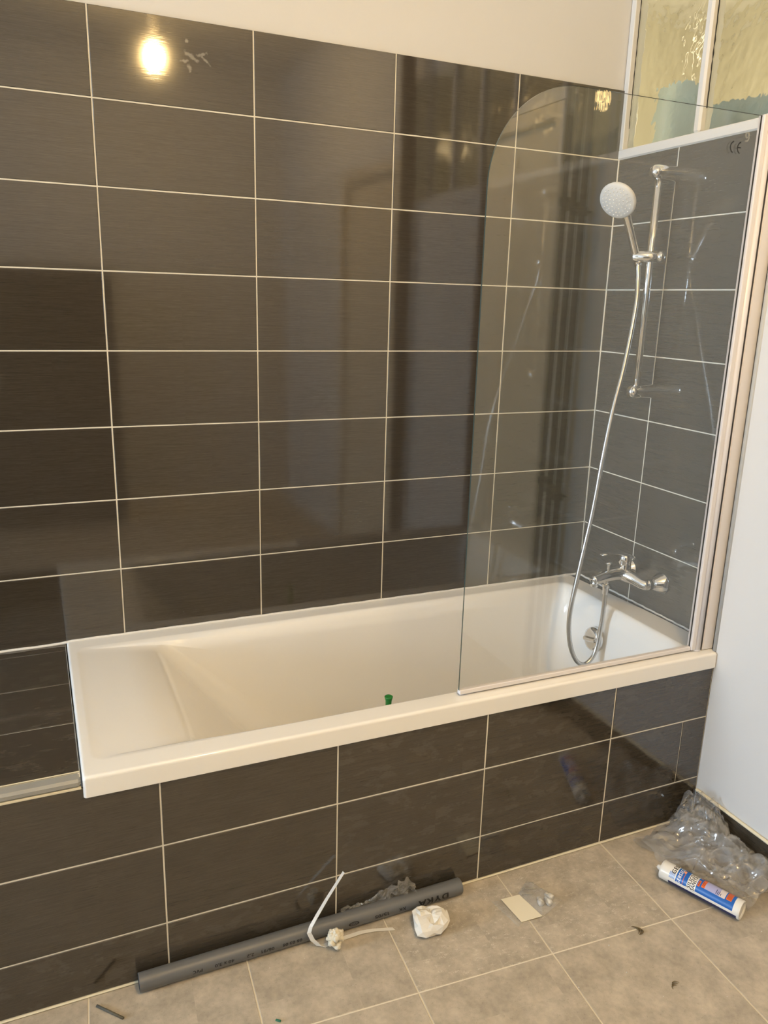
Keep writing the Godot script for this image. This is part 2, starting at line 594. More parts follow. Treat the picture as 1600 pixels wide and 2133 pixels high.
func build_bath_surround() -> void:
	var w := structure("wall_bath")
	put(box_mesh(Vector3(LEFT, 0, PANEL - 0.03), Vector3(WALLX, 0.49, PANEL - 0.0014)), "grout", M.grout, w)
	var xs := [LEFT, -2.794, -2.394, -1.994, -1.594, -1.194, -0.794, -0.394, WALLX]
	var rows := [[0.335, 0.515], [0.135, 0.335], [0.004, 0.135]]
	for r in rows.size():
		for c in xs.size() - 1:
			var x0: float = xs[c] + G / 2
			var x1: float = xs[c + 1] - (G / 2 if c < xs.size() - 2 else 0.002)
			var y0: float = rows[r][0] + G / 2
			var y1: float = rows[r][1] - G / 2
			var kinds := ["tile_0", "tile_1", "tile_2"]
			if r == 2 or c >= 5: kinds = ["tile_hazy_0", "tile_hazy_1", "tile_hazy_2"]
			if r == 1 and c == xs.size() - 2:   # loose inspection tile, cut in two
				lay_tile(w, kinds, -0.1355 - x0, y1 - y0, at((x0 - 0.1355) / 2, (y0 + y1) / 2, PANEL))
				lay_tile(w, kinds, x1 + 0.134, y1 - y0, at((x1 - 0.134) / 2, (y0 + y1) / 2, PANEL), Vector2(0.4, 0))
			else:
				lay_tile(w, kinds, x1 - x0, y1 - y0, at((x0 + x1) / 2, (y0 + y1) / 2, PANEL))
	# ledge left of the bath
	w = structure("wall_ledge")
	put(box_mesh(Vector3(LEFT, 0.35, 0.0), Vector3(-1.747, 0.5336, PANEL - 0.012)), "grout", M.grout, w)
	var flat := Basis(Vector3.RIGHT, Vector3(0, 0, -1), Vector3.UP)
	var zs := [0.004, 0.048, 0.252, 0.456, 0.664]
	for c in [[LEFT, -2.15], [-2.147, -1.7475]]:
		for r in 4:
			var z0: float = zs[r] + 0.001
			var z1: float = zs[r + 1] - 0.001
			lay_tile(w, ["tile_hazy_0", "tile_hazy_1"], c[1] - c[0], z1 - z0, Transform3D(flat, Vector3((c[0] + c[1]) / 2, 0.535, (z0 + z1) / 2)))
	# plastic edge profile along the front of the ledge
	var t := structure("trim_1")
	var st := new_st()
	bevel_box(st, Vector3(LEFT, 0.519, 0.6665), Vector3(-1.747, 0.5365, 0.6985), 0.005)
	put(done(st, false), "edge_profile", M.trim_grey, t)
	put(box_mesh(Vector3(LEFT, 0.513, 0.690), Vector3(-1.747, 0.5188, 0.6965), 0.001), "joint", M.cream_sealant, t)
	put(box_mesh(Vector3(LEFT, 0.5352, 0.6638), Vector3(-1.747, 0.5368, 0.6668), 0.0004), "joint", M.cream_sealant, t)
	# grout line at the floor
	var t2 := structure("trim_2")
	var s2 := new_st()
	bevel_box(s2, Vector3(LEFT, 0.0, PANEL - 0.004), Vector3(WALLX, 0.005, PANEL + 0.0035), 0.0022)
	put(done(s2, false), "floor_joint", M.cream_sealant, t2)
	# silicone between tiles and bath / ledge
	var t3 := structure("trim_3")
	var pts := []
	for i in 90:
		var x := LEFT + (-0.002 - LEFT) * i / 89.0
		pts.append(Vector3(x, (RIM if x > -1.745 else 0.5365) + 0.0006 * sin(i * 1.9), 0.0025))
	put(tube(pts, 0.0042, 8), "silicone_bead", M.silicone, t3)
	pts = []
	for i in 40:
		var z := 0.004 + 0.65 * i / 39.0
		pts.append(Vector3(-0.0015, 0.5375 + 0.0009 * sin(i * 2.3), z))
	put(tube(pts, 0.0034, 8), "silicone_bead", M.silicone, t3)
	pts = [Vector3(-0.002, RIM + 0.016, 0.002), Vector3(-0.006, RIM + 0.004, 0.006), Vector3(-0.030, RIM, 0.005)]
	put(tube(spline(pts, 0.004), 0.0045, 8), "silicone_bead", M.silicone, t3)

func build_floor() -> void:
	var f := structure("floor")
	put(box_mesh(Vector3(FAR, -0.12, 0.0), Vector3(0.045, -0.0012, REAR)), "screed", M.floor_grout, f)
	# the tiles lie a few degrees askew to the bath
	var u := Vector3(1, 0, 0.06).normalized()
	var v := Vector3(-0.06, 0, 1).normalized()
	var o := Vector3(-0.408, 0, 0.995)
	var pitch := 0.3436
	var m := tile_mesh(pitch - 0.0034, pitch - 0.0034, 0.006, 0.0009, Vector2.ZERO, Vector2(0.34, 0.34))
	var lying := Basis(u, -v, Vector3.UP)
	for i in range(-9, 3):
		for j in range(-1, 9):
			var c := o + u * pitch * (i - 0.5) + v * pitch * (j - 0.5)
			if c.x < LEFT - 0.2 or c.x > 0.13 or c.z > REAR - 0.1: continue
			var xf := Transform3D(lying, c + Vector3(0, rng.randf_range(-0.0003, 0.0), 0))
			var pick := rng.randi() % 4
			put(m, "tile", M.floor_tile_dusty if (j == 0 and i in [-1, 0]) else M["floor_tile_%d" % pick], f, xf)

func build_rest_of_room() -> void:
	var c := structure("ceiling")
	put(box_mesh(Vector3(FAR - 0.12, CEIL, -0.13), Vector3(1.9, CEIL + 0.12, REAR + 0.12)), "plasterboard", M.ceiling_paint, c)
	# left wall round its window
	var w := structure("wall_left")
	var z0 := 0.22
	var z1 := 1.42
	var y0 := 0.95
	var y1 := 2.15
	for b in [[0.0, CEIL, -0.13, z0], [0.0, CEIL, z1, REAR + 0.12], [0.0, y0, z0, z1], [y1, CEIL, z0, z1]]:
		put(box_mesh(Vector3(FAR - 0.12, b[0], b[2]), Vector3(FAR, b[1], b[3])), "plaster", M.bare_plaster, w)
	var n := structure("window_2")
	for k in 3:
		var z: float = [z0, (z0 + z1) / 2 - 0.03, z1 - 0.06][k]
		put(box_mesh(Vector3(FAR - 0.09, y0, z), Vector3(FAR - 0.03, y1, z + 0.06), 0.004), "stile", M.frame_paint, n)
	for y in [y0, y1 - 0.06]:
		put(box_mesh(Vector3(FAR - 0.09, y, z0), Vector3(FAR - 0.031, y + 0.06, z1), 0.004), "window_rail", M.frame_paint, n)
	for k in 2:
		var a: float = [z0 + 0.05, (z0 + z1) / 2 + 0.02][k]
		put(box_mesh(Vector3(FAR - 0.066, y0 + 0.05, a), Vector3(FAR - 0.06, y1 - 0.05, a + (z1 - z0) / 2 - 0.07)), "window_pane", M.frosted_daylight, n)
	var r := structure("wall_rear")
	put(box_mesh(Vector3(FAR - 0.12, 0, REAR), Vector3(0.12, CEIL, REAR + 0.12)), "plaster", M.paint, r)
	# painted door in the right wall, seen mirrored in the tiles and the glass
	var d := structure("door_1")
	put(box_mesh(Vector3(-0.03, 0.0, 1.60), Vector3(0.01, 2.10, 2.32), 0.003), "door_leaf", M.door_paint, d)
	for b in [[0.0, 2.15, 1.555, 1.605], [0.0, 2.15, 2.315, 2.365]]:
		put(box_mesh(Vector3(WALLX - 0.018, b[0], b[2]), Vector3(WALLX + 0.07, b[1], b[3]), 0.004), "door_frame", M.door_paint, d)
	put(box_mesh(Vector3(WALLX - 0.018, 2.10, 1.6051), Vector3(WALLX + 0.07, 2.15, 2.3149), 0.004), "door_frame", M.door_paint, d)
	# the room behind the panes
	for b in [["wall_next_far", Vector3(1.70, 0, -1.5), Vector3(1.82, CEIL, REAR)], ["wall_next_end", Vector3(0.0, 0, -1.62), Vector3(1.82, CEIL, -1.5)], ["wall_next_rear", Vector3(0.121, 0, REAR), Vector3(1.82, CEIL, REAR + 0.12)], ["wall_next_side", Vector3(0.0, 0, -1.5), Vector3(0.045, CEIL, -0.131)]]:
		var s := structure(b[0])
		put(box_mesh(b[1], b[2]), "plaster", M.cream_paint, s)
	var cf := structure("floor_next")
	put(box_mesh(Vector3(0.046, -0.12, -1.5), Vector3(1.7, 0, REAR)), "screed", M.floor_grout, cf)
	var cn := structure("ceiling_next")
	put(box_mesh(Vector3(0.0, CEIL, -1.62), Vector3(1.9, CEIL + 0.12, -0.1301)), "plasterboard", M.ceiling_paint, cn)

# ---------------------------------------------------------------- bath
func ring_points(x0: float, x1: float, z0: float, z1: float, r: float, yl: float, yo: float, blend := 0.12) -> Array:
	var out := []
	var seg := 10
	var corners := [[x1 - r, z1 - r, 0.0], [x0 + r, z1 - r, PI / 2], [x0 + r, z0 + r, PI], [x1 - r, z0 + r, PI * 1.5]]
	var raw := []
	for c in corners:
		for k in seg + 1:
			var a: float = c[2] + PI / 2 * k / seg
			raw.append(Vector2(c[0] + cos(a) * r, c[1] + sin(a) * r))
	# straight runs get points of their own, so that the rings stay smooth
	for i in raw.size():
		var p: Vector2 = raw[i]
		var q: Vector2 = raw[(i + 1) % raw.size()]
		out.append(p)
		if i % (seg + 1) == seg:
			for k in range(1, 12): out.append(p.lerp(q, k / 12.0))
	var pts := []
	for p in out:
		var t := smoothstep(x0 + blend * 0.15, x0 + blend, p.x)
		pts.append(Vector3(p.x, lerpf(yl, yo, t), p.y))
	return pts

func build_bath() -> void:
	var t := thing("bathtub", "white acrylic bathtub with sloping head end set in dark tiles", "bathtub")
	var L := -1.744
	var Rr := -0.047
	var F := 0.702
	var rings := [
		ring_points(L + 0.004, Rr - 0.002, 0.006, F - 0.004, 0.006, 0.492, 0.492),
		ring_points(L, Rr, 0.003, F, 0.007, 0.4945, 0.4945),
		ring_points(L, Rr, 0.003, F, 0.007, 0.4960, 0.4960),
		ring_points(L, Rr, 0.003, F, 0.007, 0.5330, 0.5330),
		ring_points(L, Rr, 0.003, F, 0.007, 0.5355, 0.5355),
		ring_points(L + 0.0017, Rr - 0.0017, 0.0047, F - 0.0017, 0.008, 0.5394, 0.5394),
		ring_points(L + 0.0055, Rr - 0.0055, 0.0085, F - 0.0055, 0.010, RIM, RIM),
		ring_points(L + 0.0080, Rr - 0.0080, 0.0110, F - 0.0080, 0.012, RIM, RIM),
		ring_points(-1.7245, -0.1025, 0.0555, 0.6485, 0.032, RIM, RIM),
		ring_points(-1.722, -0.105, 0.058, 0.646, 0.032, RIM, RIM),
		ring_points(-1.718, -0.110, 0.062, 0.642, 0.032, 0.5405, 0.5392, 0.5),
		ring_points(-1.712, -0.117, 0.069, 0.636, 0.032, 0.5398, 0.5330, 0.6),
		ring_points(-1.690, -0.122, 0.074, 0.632, 0.034, 0.5385, 0.5180, 0.7),
		ring_points(-1.600, -0.126, 0.078, 0.627, 0.036, 0.5335, 0.5060, 0.6),
		ring_points(-1.525, -0.129, 0.081, 0.624, 0.038, 0.5275, 0.4970, 0.30),
		ring_points(-1.508, -0.130, 0.082, 0.623, 0.042, 0.5200, 0.4890, 0.14),
		ring_points(-1.494, -0.131, 0.083, 0.622, 0.052, 0.505, 0.480, 0.10),
		ring_points(-1.462, -0.134, 0.086, 0.619, 0.06, 0.470, 0.450, 0.10),
		ring_points(-1.335, -0.146, 0.098, 0.607, 0.085, 0.320, 0.320, 0.10),
		ring_points(-1.235, -0.155, 0.108, 0.597, 0.10, 0.205, 0.205, 0.10),
		ring_points(-1.205, -0.163, 0.116, 0.589, 0.10, 0.172, 0.172, 0.10),
		ring_points(-1.16, -0.185, 0.140, 0.565, 0.09, 0.152, 0.152, 0.10),
		ring_points(-1.08, -0.23, 0.190, 0.515, 0.06, 0.146, 0.146, 0.10),
	]
	# the foot end stands a little askew: its gap to the tiles closes towards the screen
	for i in 9:
		for k in rings[i].size():
			var p: Vector3 = rings[i][k]
			if p.x > -0.07:
				p.x += 0.033 * smoothstep(-0.15, 0.50, p.z) * (1.0 - smoothstep(0.655, 0.688, p.z))
				rings[i][k] = p
	var st := new_st()
	st.set_smooth_group(0)
	for i in rings.size() - 1:
		var n: int = rings[i].size()
		for k in n:
			var l := (k + 1) % n
			quad(st, rings[i][k], rings[i + 1][k], rings[i + 1][l], rings[i][l])
	var last: Array = rings[rings.size() - 1]
	for k in last.size():
		for p in [Vector3(-0.65, 0.144, 0.35), last[(k + 1) % last.size()], last[k]]:
			st.set_uv(Vector2.ZERO); st.add_vertex(p)
	put(done(st), "basin", M.acrylic, t)
	# overflow knob on the foot end
	var k := put(lathe_hard([Vector2(0, 0.020), Vector2(0.030, 0.0192), Vector2(0.0375, 0.015), Vector2(0.0405, 0.006), Vector2(0.0405, 0.0)], 40), "overflow_knob", M.chrome, t, along(Vector3(-0.143, 0.425, 0.29), Vector3(-0.995, 0.09, 0)))
	var st2 := new_st()
	bevel_box(st2, Vector3(-0.008, 0.016, -0.030), Vector3(0.008, 0.028, 0.030), 0.004)
	put(done(st2, false), "grip", M.chrome, k)
	# chrome waste in the floor of the bath
	put(lathe_hard([Vector2(0, 0.006), Vector2(0.028, 0.005), Vector2(0.034, 0.001), Vector2(0.034, -0.002)], 32), "waste", M.chrome, t, at(-0.33, 0.147, 0.35))

# ---------------------------------------------------------------- glass screen
func build_screen() -> void:
	var t := thing("bath_screen", "clear glass bath screen with rounded corner and white hinge profile", "bath screen")
	var z := 0.665
	var x0 := -0.867
	var x1 := -0.122
	var y0 := 0.556
	var y1 := 1.934
	var r := 0.215
	var outline := []
	for k in 25:
		var a := PI / 2 + PI / 2 * k / 24.0
		outline.append(Vector2(x0 + r + cos(a) * r, y1 - r + sin(a) * r))
	outline.append(Vector2(x0, y0))
	outline.append(Vector2(x1, y0))
	outline.append(Vector2(x1, y1))
	var st := new_st()
	var d := 0.0025
	var c := Vector2((x0 + x1) / 2, (y0 + y1) / 2)
	for i in outline.size():
		var a: Vector2 = outline[i]
		var b: Vector2 = outline[(i + 1) % outline.size()]
		for s in [1.0, -1.0]:
			var tri := [Vector3(c.x, c.y, z + d * s), Vector3(b.x, b.y, z + d * s), Vector3(a.x, a.y, z + d * s)]
			if s < 0: tri.reverse()
			for p in tri: st.add_vertex(p)
	st.set_smooth_group(-1)
	put(done(st, false), "glass_panel", M.screen_glass, t)
	var se := new_st()
	se.set_smooth_group(-1)
	for i in outline.size() - 1:
		var a: Vector2 = outline[i]
		var b: Vector2 = outline[(i + 1) % outline.size()]
		quad(se, Vector3(a.x, a.y, z - d), Vector3(a.x, a.y, z + d), Vector3(b.x, b.y, z + d), Vector3(b.x, b.y, z - d))
	var tl: Vector2 = outline[outline.size() - 1]
	var tr: Vector2 = outline[0]
	quad(se, Vector3(tl.x, tl.y, z - d), Vector3(tl.x, tl.y, z + d), Vector3(tr.x, tr.y, z + d), Vector3(tr.x, tr.y, z - d))
	put(done(se, false), "polished_edge", M.glass_edge, t)
	put(box_mesh(Vector3(x0, 0.5455, z - 0.007), Vector3(x1 - 0.0005, 0.5575, z + 0.007), 0.0015), "bottom_rail", M.lacquer, t)
	# hinge side: glass profile, round hinge tube, wall channel
	put(box_mesh(Vector3(x1, 0.546, z - 0.010), Vector3(-0.106, 1.936, z + 0.010), 0.002), "glass_profile", M.lacquer, t)
	put(tube([Vector3(-0.097, 0.546, z + 0.002), Vector3(-0.097, 1.934, z + 0.002)], 0.0115, 20), "hinge_tube", M.lacquer, t)
	put(lathe_hard([Vector2(0, 0), Vector2(0.010, 0), Vector2(0.0118, 0.0015), Vector2(0.0118, 0.0035), Vector2(0.010, 0.0055), Vector2(0, 0.006)], 24), "hinge_cap", M.lacquer, t, at(-0.097, 1.9345, z + 0.002))
	put(lathe_hard([Vector2(0, 0), Vector2(0.010, 0), Vector2(0.0118, 0.0015), Vector2(0.0118, 0.0045), Vector2(0, 0.0045)], 24), "hinge_cap", M.lacquer, t, at(-0.097, RIM + 0.0005, z + 0.002))
	put(box_mesh(Vector3(-0.0895, 0.546, z - 0.008), Vector3(-0.0825, 1.92, z + 0.0095)), "gap_shade_strip", M.gap_shade_black, t)  # solid black strip, paints the shade between tube and channel
	put(box_mesh(Vector3(-0.0826, 0.5415, z - 0.013), Vector3(-0.042, 1.928, z + 0.012), 0.003), "wall_channel", M.lacquer, t)
	put(box_mesh(Vector3(-0.042, 0.5415, z - 0.016), Vector3(-0.0005, 1.928, z + 0.007), 0.003), "wall_channel", M.lacquer, t)
	# CE mark printed on the glass: two arcs and a bar
	var ce := new_st()
	for k in 2:
		var cx := -0.1985 + 0.0225 * k
		for i in 16:
			var a0 := deg_to_rad(105.0 + 150.0 * i / 16.0)
			var a1 := deg_to_rad(105.0 + 150.0 * (i + 1) / 16.0)
			var ri := 0.0112
			var ro := 0.0142
			quad(ce, Vector3(cx + cos(a0) * ri, 1.857 + sin(a0) * ri, 0), Vector3(cx + cos(a0) * ro, 1.857 + sin(a0) * ro, 0), Vector3(cx + cos(a1) * ro, 1.857 + sin(a1) * ro, 0), Vector3(cx + cos(a1) * ri, 1.857 + sin(a1) * ri, 0))
	quad(ce, Vector3(-0.189, 1.8555, 0), Vector3(-0.1775, 1.8555, 0), Vector3(-0.1775, 1.8585, 0), Vector3(-0.189, 1.8585, 0))
	put(done(ce, false), "ce_mark", M.print_black, t, at(0, 0, z + d + 0.0002))
	put(flat_letters("9", 0.022), "faint_mark", M.print_faint, t, at(-0.162, 1.882, z + d + 0.0002))
	# bead of sealant between channel and plaster
	var tr4 := structure("trim_4")
	put(tube([Vector3(-0.044, 0.5405, 0.6885), Vector3(-0.044, 1.93, 0.6885)], 0.0075, 10), "sealant_bead", M.grey_sealant, tr4)

# ---------------------------------------------------------------- shower
func build_shower() -> void:
	var rx := -0.070
	var rz := 0.273
	var t := thing("shower_rail", "chrome shower rail with two wall brackets on dark tiles", "shower rail")
	put(tube([Vector3(rx, 1.225, rz), Vector3(rx, 1.868, rz)], 0.0105, 24), "rail", M.chrome, t)
	for y in [1.860, 1.232]:
		put(lathe([Vector2(0, 0.100), Vector2(0.007, 0.099), Vector2(0.014, 0.0955), Vector2(0.0185, 0.089), Vector2(0.0205, 0.079), Vector2(0.021, 0.05), Vector2(0.021, 0.0)], 32), "bracket", M.chrome, t, along(Vector3(0.0, y, rz), Vector3(-1, 0, 0)))
	# slider
	var sx := along(Vector3(rx, 1.628, rz), Vector3(0.75, 0.01, 0.66))
	var s := put(lathe([Vector2(0, -0.054), Vector2(0.013, -0.053), Vector2(0.0175, -0.048), Vector2(0.0185, -0.02), Vector2(0.0182, 0.018), Vector2(0.0150, 0.021), Vector2(0.0, 0.022)], 32), "slider", M.chrome, t, sx)
	put(lathe([Vector2(0, 0.042), Vector2(0.009, 0.041), Vector2(0.0155, 0.036), Vector2(0.0180, 0.030), Vector2(0.0170, 0.024), Vector2(0.0135, 0.019), Vector2(0.0, 0.018)], 32), "knob", M.chrome, s)
	# hand shower
	var h := thing("hand_shower", "white faced chrome hand shower hung on the rail slider", "shower head")
	var n := Vector3(-0.746, -0.575, 0.335).normalized()
	var c := Vector3(-0.200, 1.776, 0.262)
	var foot := Vector3(-0.0985, 1.622, 0.249)
	var fx := along(c, n, Vector3(0.2, -0.9, 0.2))
	put(lathe([Vector2(0.0, -0.024), Vector2(0.020, -0.023), Vector2(0.034, -0.018), Vector2(0.0455, -0.010), Vector2(0.0515, -0.004), Vector2(0.0520, 0.0)], 44), "head_shell", M.chrome, h, fx)
	var face := put(lathe([Vector2(0.0525, -0.006), Vector2(0.0545, 0.0), Vector2(0.0525, 0.005), Vector2(0.047, 0.008), Vector2(0.0, 0.0095)], 44), "spray_face", M.head_white, h, fx)
	var nub := lathe([Vector2(0.0021, 0.0), Vector2(0.0019, 0.0014), Vector2(0.0011, 0.0022), Vector2(0.0, 0.0024)], 8)
	for ring in 4:
		var cnt: int = [6, 12, 18, 22][ring]
		var rad: float = [0.010, 0.021, 0.032, 0.042][ring]
		for k in cnt:
			var a := TAU * k / cnt + ring * 0.2
			put(nub, "nozzle", M.nozzle_grey, face, at(cos(a) * rad, 0.0086 if ring < 3 else 0.0080, sin(a) * rad))
	var neck := c - n * 0.014
	var down := (foot - neck)
	var pts := spline([neck + Vector3(-0.006, 0.006, -0.002), neck + down * 0.22 - n * 0.006, neck + down * 0.55 - n * 0.006, foot, foot + down.normalized() * 0.022], 0.008)
	var radii := []
	for i in pts.size():
		var k := float(i) / (pts.size() - 1)
		radii.append(lerpf(0.0165, 0.0115, smoothstep(0.0, 0.55, k)))
	put(tube(pts, 0.012, 20, radii), "handle", M.chrome, h)
	# hose
	var o := thing("shower_hose", "metal shower hose looping from the hand shower down to the mixer", "hose")
	var z := 0.315
	var q := [Vector3(-0.096, 1.606, 0.254), Vector3(-0.098, 1.56, 0.262), Vector3(-0.112, 1.483, 0.281), Vector3(-0.150, 1.318, 0.303), Vector3(-0.190, 1.178, 0.318), Vector3(-0.219, 1.033, 0.33), Vector3(-0.237, 0.87, 0.33), Vector3(-0.267, 0.687, 0.33), Vector3(-0.286, 0.546, 0.33), Vector3(-0.277, 0.455, 0.33), Vector3(-0.252, 0.392, 0.332), Vector3(-0.222, 0.366, 0.335), Vector3(-0.194, 0.376, 0.336), Vector3(-0.172, 0.413, 0.335), Vector3(-0.1565, 0.511, 0.331), Vector3(-0.1545, 0.585, 0.33), Vector3(-0.1545, 0.603, 0.33)]
	put(tube(spline(q, 0.006), 0.0074, 16), "hose", M.hose_metal, o)
	put(lathe_hard([Vector2(0, 0), Vector2(0.0095, 0), Vector2(0.0095, 0), Vector2(0.0105, 0.022), Vector2(0.0105, 0.022), Vector2(0.012, 0.023), Vector2(0.012, 0.034), Vector2(0.012, 0.034), Vector2(0, 0.034)], 24), "union_nut", M.chrome, o, at(-0.1545, 0.598, 0.33))
	# mixer
	var m := thing("bath_mixer", "chrome single lever bath mixer on the dark tiled end wall", "tap")
	var bz := 0.332
	var by := 0.650
	for zz in [0.407, 0.257]:
		put(lathe_hard([Vector2(0.0, 0.0), Vector2(0.034, 0.0), Vector2(0.0345, 0.004), Vector2(0.0345, 0.004), Vector2(0.017, 0.036), Vector2(0.0155, 0.037), Vector2(0.0, 0.037)], 40), "escutcheon", M.chrome, m, along(Vector3(-0.001, by - 0.008, zz), Vector3(-1, 0.03, 0)))
		put(lathe_hard([Vector2(0.0, 0.034), Vector2(0.014, 0.034), Vector2(0.014, 0.044), Vector2(0.0165, 0.0445), Vector2(0.0165, 0.058), Vector2(0.0150, 0.060), Vector2(0.0, 0.060)], 24), "union_nut", M.chrome, m, along(Vector3(-0.001, by - 0.008, zz), Vector3(-1, 0.03, 0)))
	# body: wide across the wall, running out into the spout
	var st := new_st()
	var cross_ := spline([Vector3(-0.062, by - 0.006, 0.412), Vector3(-0.074, by - 0.004, 0.398), Vector3(-0.086, by + 0.006, 0.366), Vector3(-0.092, by + 0.010, bz), Vector3(-0.086, by + 0.006, 0.298), Vector3(-0.074, by - 0.004, 0.266), Vector3(-0.062, by - 0.006, 0.252)], 0.008)
	var rr := []
	for i in cross_.size():
		var k := absf(float(i) / (cross_.size() - 1) - 0.5) * 2.0
		rr.append(lerpf(0.0235, 0.0165, smoothstep(0.0, 0.8, k)))
	st.append_from(tube(cross_, 0.02, 24, rr), 0, Transform3D.IDENTITY)
	put(st.commit(), "body", M.chrome, m)
	var sp := spline([Vector3(-0.080, by + 0.010, bz), Vector3(-0.115, by + 0.014, bz), Vector3(-0.150, by + 0.012, bz), Vector3(-0.185, by + 0.006, bz), Vector3(-0.212, by + 0.000, bz)], 0.007)
	var sr := []
	for i in sp.size(): sr.append(lerpf(0.0235, 0.0165, float(i) / (sp.size() - 1)))
	put(tube(sp, 0.02, 24, sr), "spout", M.chrome, m)
	put(lathe_hard([Vector2(0, 0), Vector2(0.011, 0), Vector2(0.0125, 0.002), Vector2(0.0125, 0.02), Vector2(0, 0.02)], 24), "aerator", M.chrome, m, at(-0.203, by - 0.020, bz))
	put(lathe_hard([Vector2(0.0, -0.030), Vector2(0.0095, -0.030), Vector2(0.0095, 0.0), Vector2(0.0, 0.0)], 20), "hose_outlet", M.chrome, m, at(-0.1545, by + 0.004, bz - 0.002))
	put(lathe([Vector2(0.0050, 0.0), Vector2(0.0050, 0.018), Vector2(0.0052, 0.021), Vector2(0.0095, 0.024), Vector2(0.0095, 0.028), Vector2(0.007, 0.030), Vector2(0, 0.0305)], 20), "diverter_knob", M.chrome, m, at(-0.154, by + 0.026, bz))
	put(lathe([Vector2(0.0215, 0.0), Vector2(0.0210, 0.02), Vector2(0.0200, 0.026), Vector2(0.0208, 0.028), Vector2(0.0205, 0.045), Vector2(0.018, 0.052), Vector2(0.0, 0.055)], 32), "cartridge_housing", M.chrome, m, at(-0.092, by + 0.022, bz))
	# lever: a thin curved paddle
	var lv := new_st()
	lv.set_smooth_group(0)
	var rows := []
	for i in 17:
		var k := i / 16.0
		var x := -0.066 - 0.122 * k
		var y := by + 0.068 + 0.022 * sin(k * 1.9) - 0.004 * k
		var wdt := lerpf(0.018, 0.013, k) * (1.0 if i < 16 else 0.6)
		var th := lerpf(0.009, 0.0028, minf(1.0, k * 1.8))
		rows.append([Vector3(x, y - th, bz - wdt * 0.8), Vector3(x, y, bz - wdt), Vector3(x, y + 0.0025, bz), Vector3(x, y, bz + wdt), Vector3(x, y - th, bz + wdt * 0.8)])
	for i in 16:
		for k in 5:
			quad(lv, rows[i][k], rows[i + 1][k], rows[i + 1][(k + 1) % 5], rows[i][(k + 1) % 5])
	for e in [rows[0], rows[16]]:
		for k in [[0, 1, 2], [0, 2, 3], [0, 3, 4]]:
			for p in k: lv.set_uv(Vector2.ZERO); lv.add_vertex(e[p])
	put(done(lv), "lever", M.chrome, m)

# ---------------------------------------------------------------- leftovers
func build_pipe() -> void:
	var t := thing("drain_pipe", "grey plastic drain pipe lying along the tiled bath front", "pipe", Vector3(-1.663, 0.0204, 0.7165))
	var r := 0.020
	var len_ := 0.803
	var axis := along(Vector3.ZERO, Vector3(len_, 0, -0.002), Vector3(0, -1, 0))
	put(lathe_hard([Vector2(r - 0.003, 0), Vector2(r - 0.0005, 0), Vector2(r, 0.0006), Vector2(r, 0.0006), Vector2(r, len_ - 0.0006), Vector2(r, len_ - 0.0006), Vector2(r - 0.0005, len_), Vector2(r - 0.003, len_)], 48), "pipe_wall", M.pvc_grey, t, axis)
	put(lathe([Vector2(r - 0.003, len_), Vector2(r - 0.003, 0)], 40), "bore", M.pvc_inside, t, axis)
	# print, upside down from here: text runs towards -x with its head to the floor
	var words := [["DYKA", 0.0150, 0.718, 1.65], ["XK", 0.0085, 0.630, 1.3], ["15/05", 0.0085, 0.575, 1.3], ["08 03 08", 0.0075, 0.345, 1.2], ["06/91", 0.0075, 0.285, 1.2], ["2.2", 0.0075, 0.245, 1.2], ["40 x 3.0", 0.0075, 0.185, 1.2], ["PVC", 0.0075, 0.125, 1.2]]
	for w in words:
		var st := new_st()
		for p in split(letters(w[0], w[1]), 0.003):
			# position on the pipe: s along +x, angle from the horizontal (+z) upwards
			var s: float = w[2] - p.x * w[3]
			var a: float = deg_to_rad(6.0) - p.y / r
			st.add_vertex(Vector3(s, sin(a) * (r + 0.00015), cos(a) * (r + 0.00015)))
		put(done(st), "print", M.print_black, t)
	# oval quality mark: a ring with bars
	var so := new_st()
	for i in 28:
		var a0 := TAU * i / 28
		var a1 := TAU * (i + 1) / 28
		var f := func(a: float, k: float) -> Vector3:
			var th := deg_to_rad(6.0) + sin(a) * 0.0052 * k / r
			return Vector3(0.500 + cos(a) * 0.0135 * k, sin(th) * (r + 0.00015), cos(th) * (r + 0.00015))
		quad(so, f.call(a0, 0.72), f.call(a0, 1.0), f.call(a1, 1.0), f.call(a1, 0.72))
		if i % 4 < 2: quad(so, f.call(a0, 0.2), f.call(a0, 0.55), f.call(a1, 0.55), f.call(a1, 0.2))
	put(done(so, false), "print", M.print_black, t)

func ribbon(points: Array, sides: Array, th := 0.0007) -> ArrayMesh:
	# points with half-width vectors, doubled into a thin solid
	var st := new_st()
	st.set_smooth_group(-1)
	var n := points.size()
	var off := []
	for i in n:
		var d: Vector3 = (points[mini(i + 1, n - 1)] - points[maxi(i - 1, 0)]).normalized()
		off.append(d.cross(sides[i]).normalized() * th)
	for i in n - 1:
		var a: Vector3 = points[i]
		var b: Vector3 = points[i + 1]
		var sa: Vector3 = sides[i]
		var sb: Vector3 = sides[i + 1]
		var oa: Vector3 = off[i]
		var ob: Vector3 = off[i + 1]
		quad(st, a - sa + oa, a + sa + oa, b + sb + ob, b - sb + ob)
		quad(st, a + sa - oa, a - sa - oa, b - sb - ob, b + sb - ob)
		quad(st, a + sa + oa, a + sa - oa, b + sb - ob, b + sb + ob)
		quad(st, a - sa - oa, a - sa + oa, b - sb + ob, b - sb - ob)
	return done(st, false)

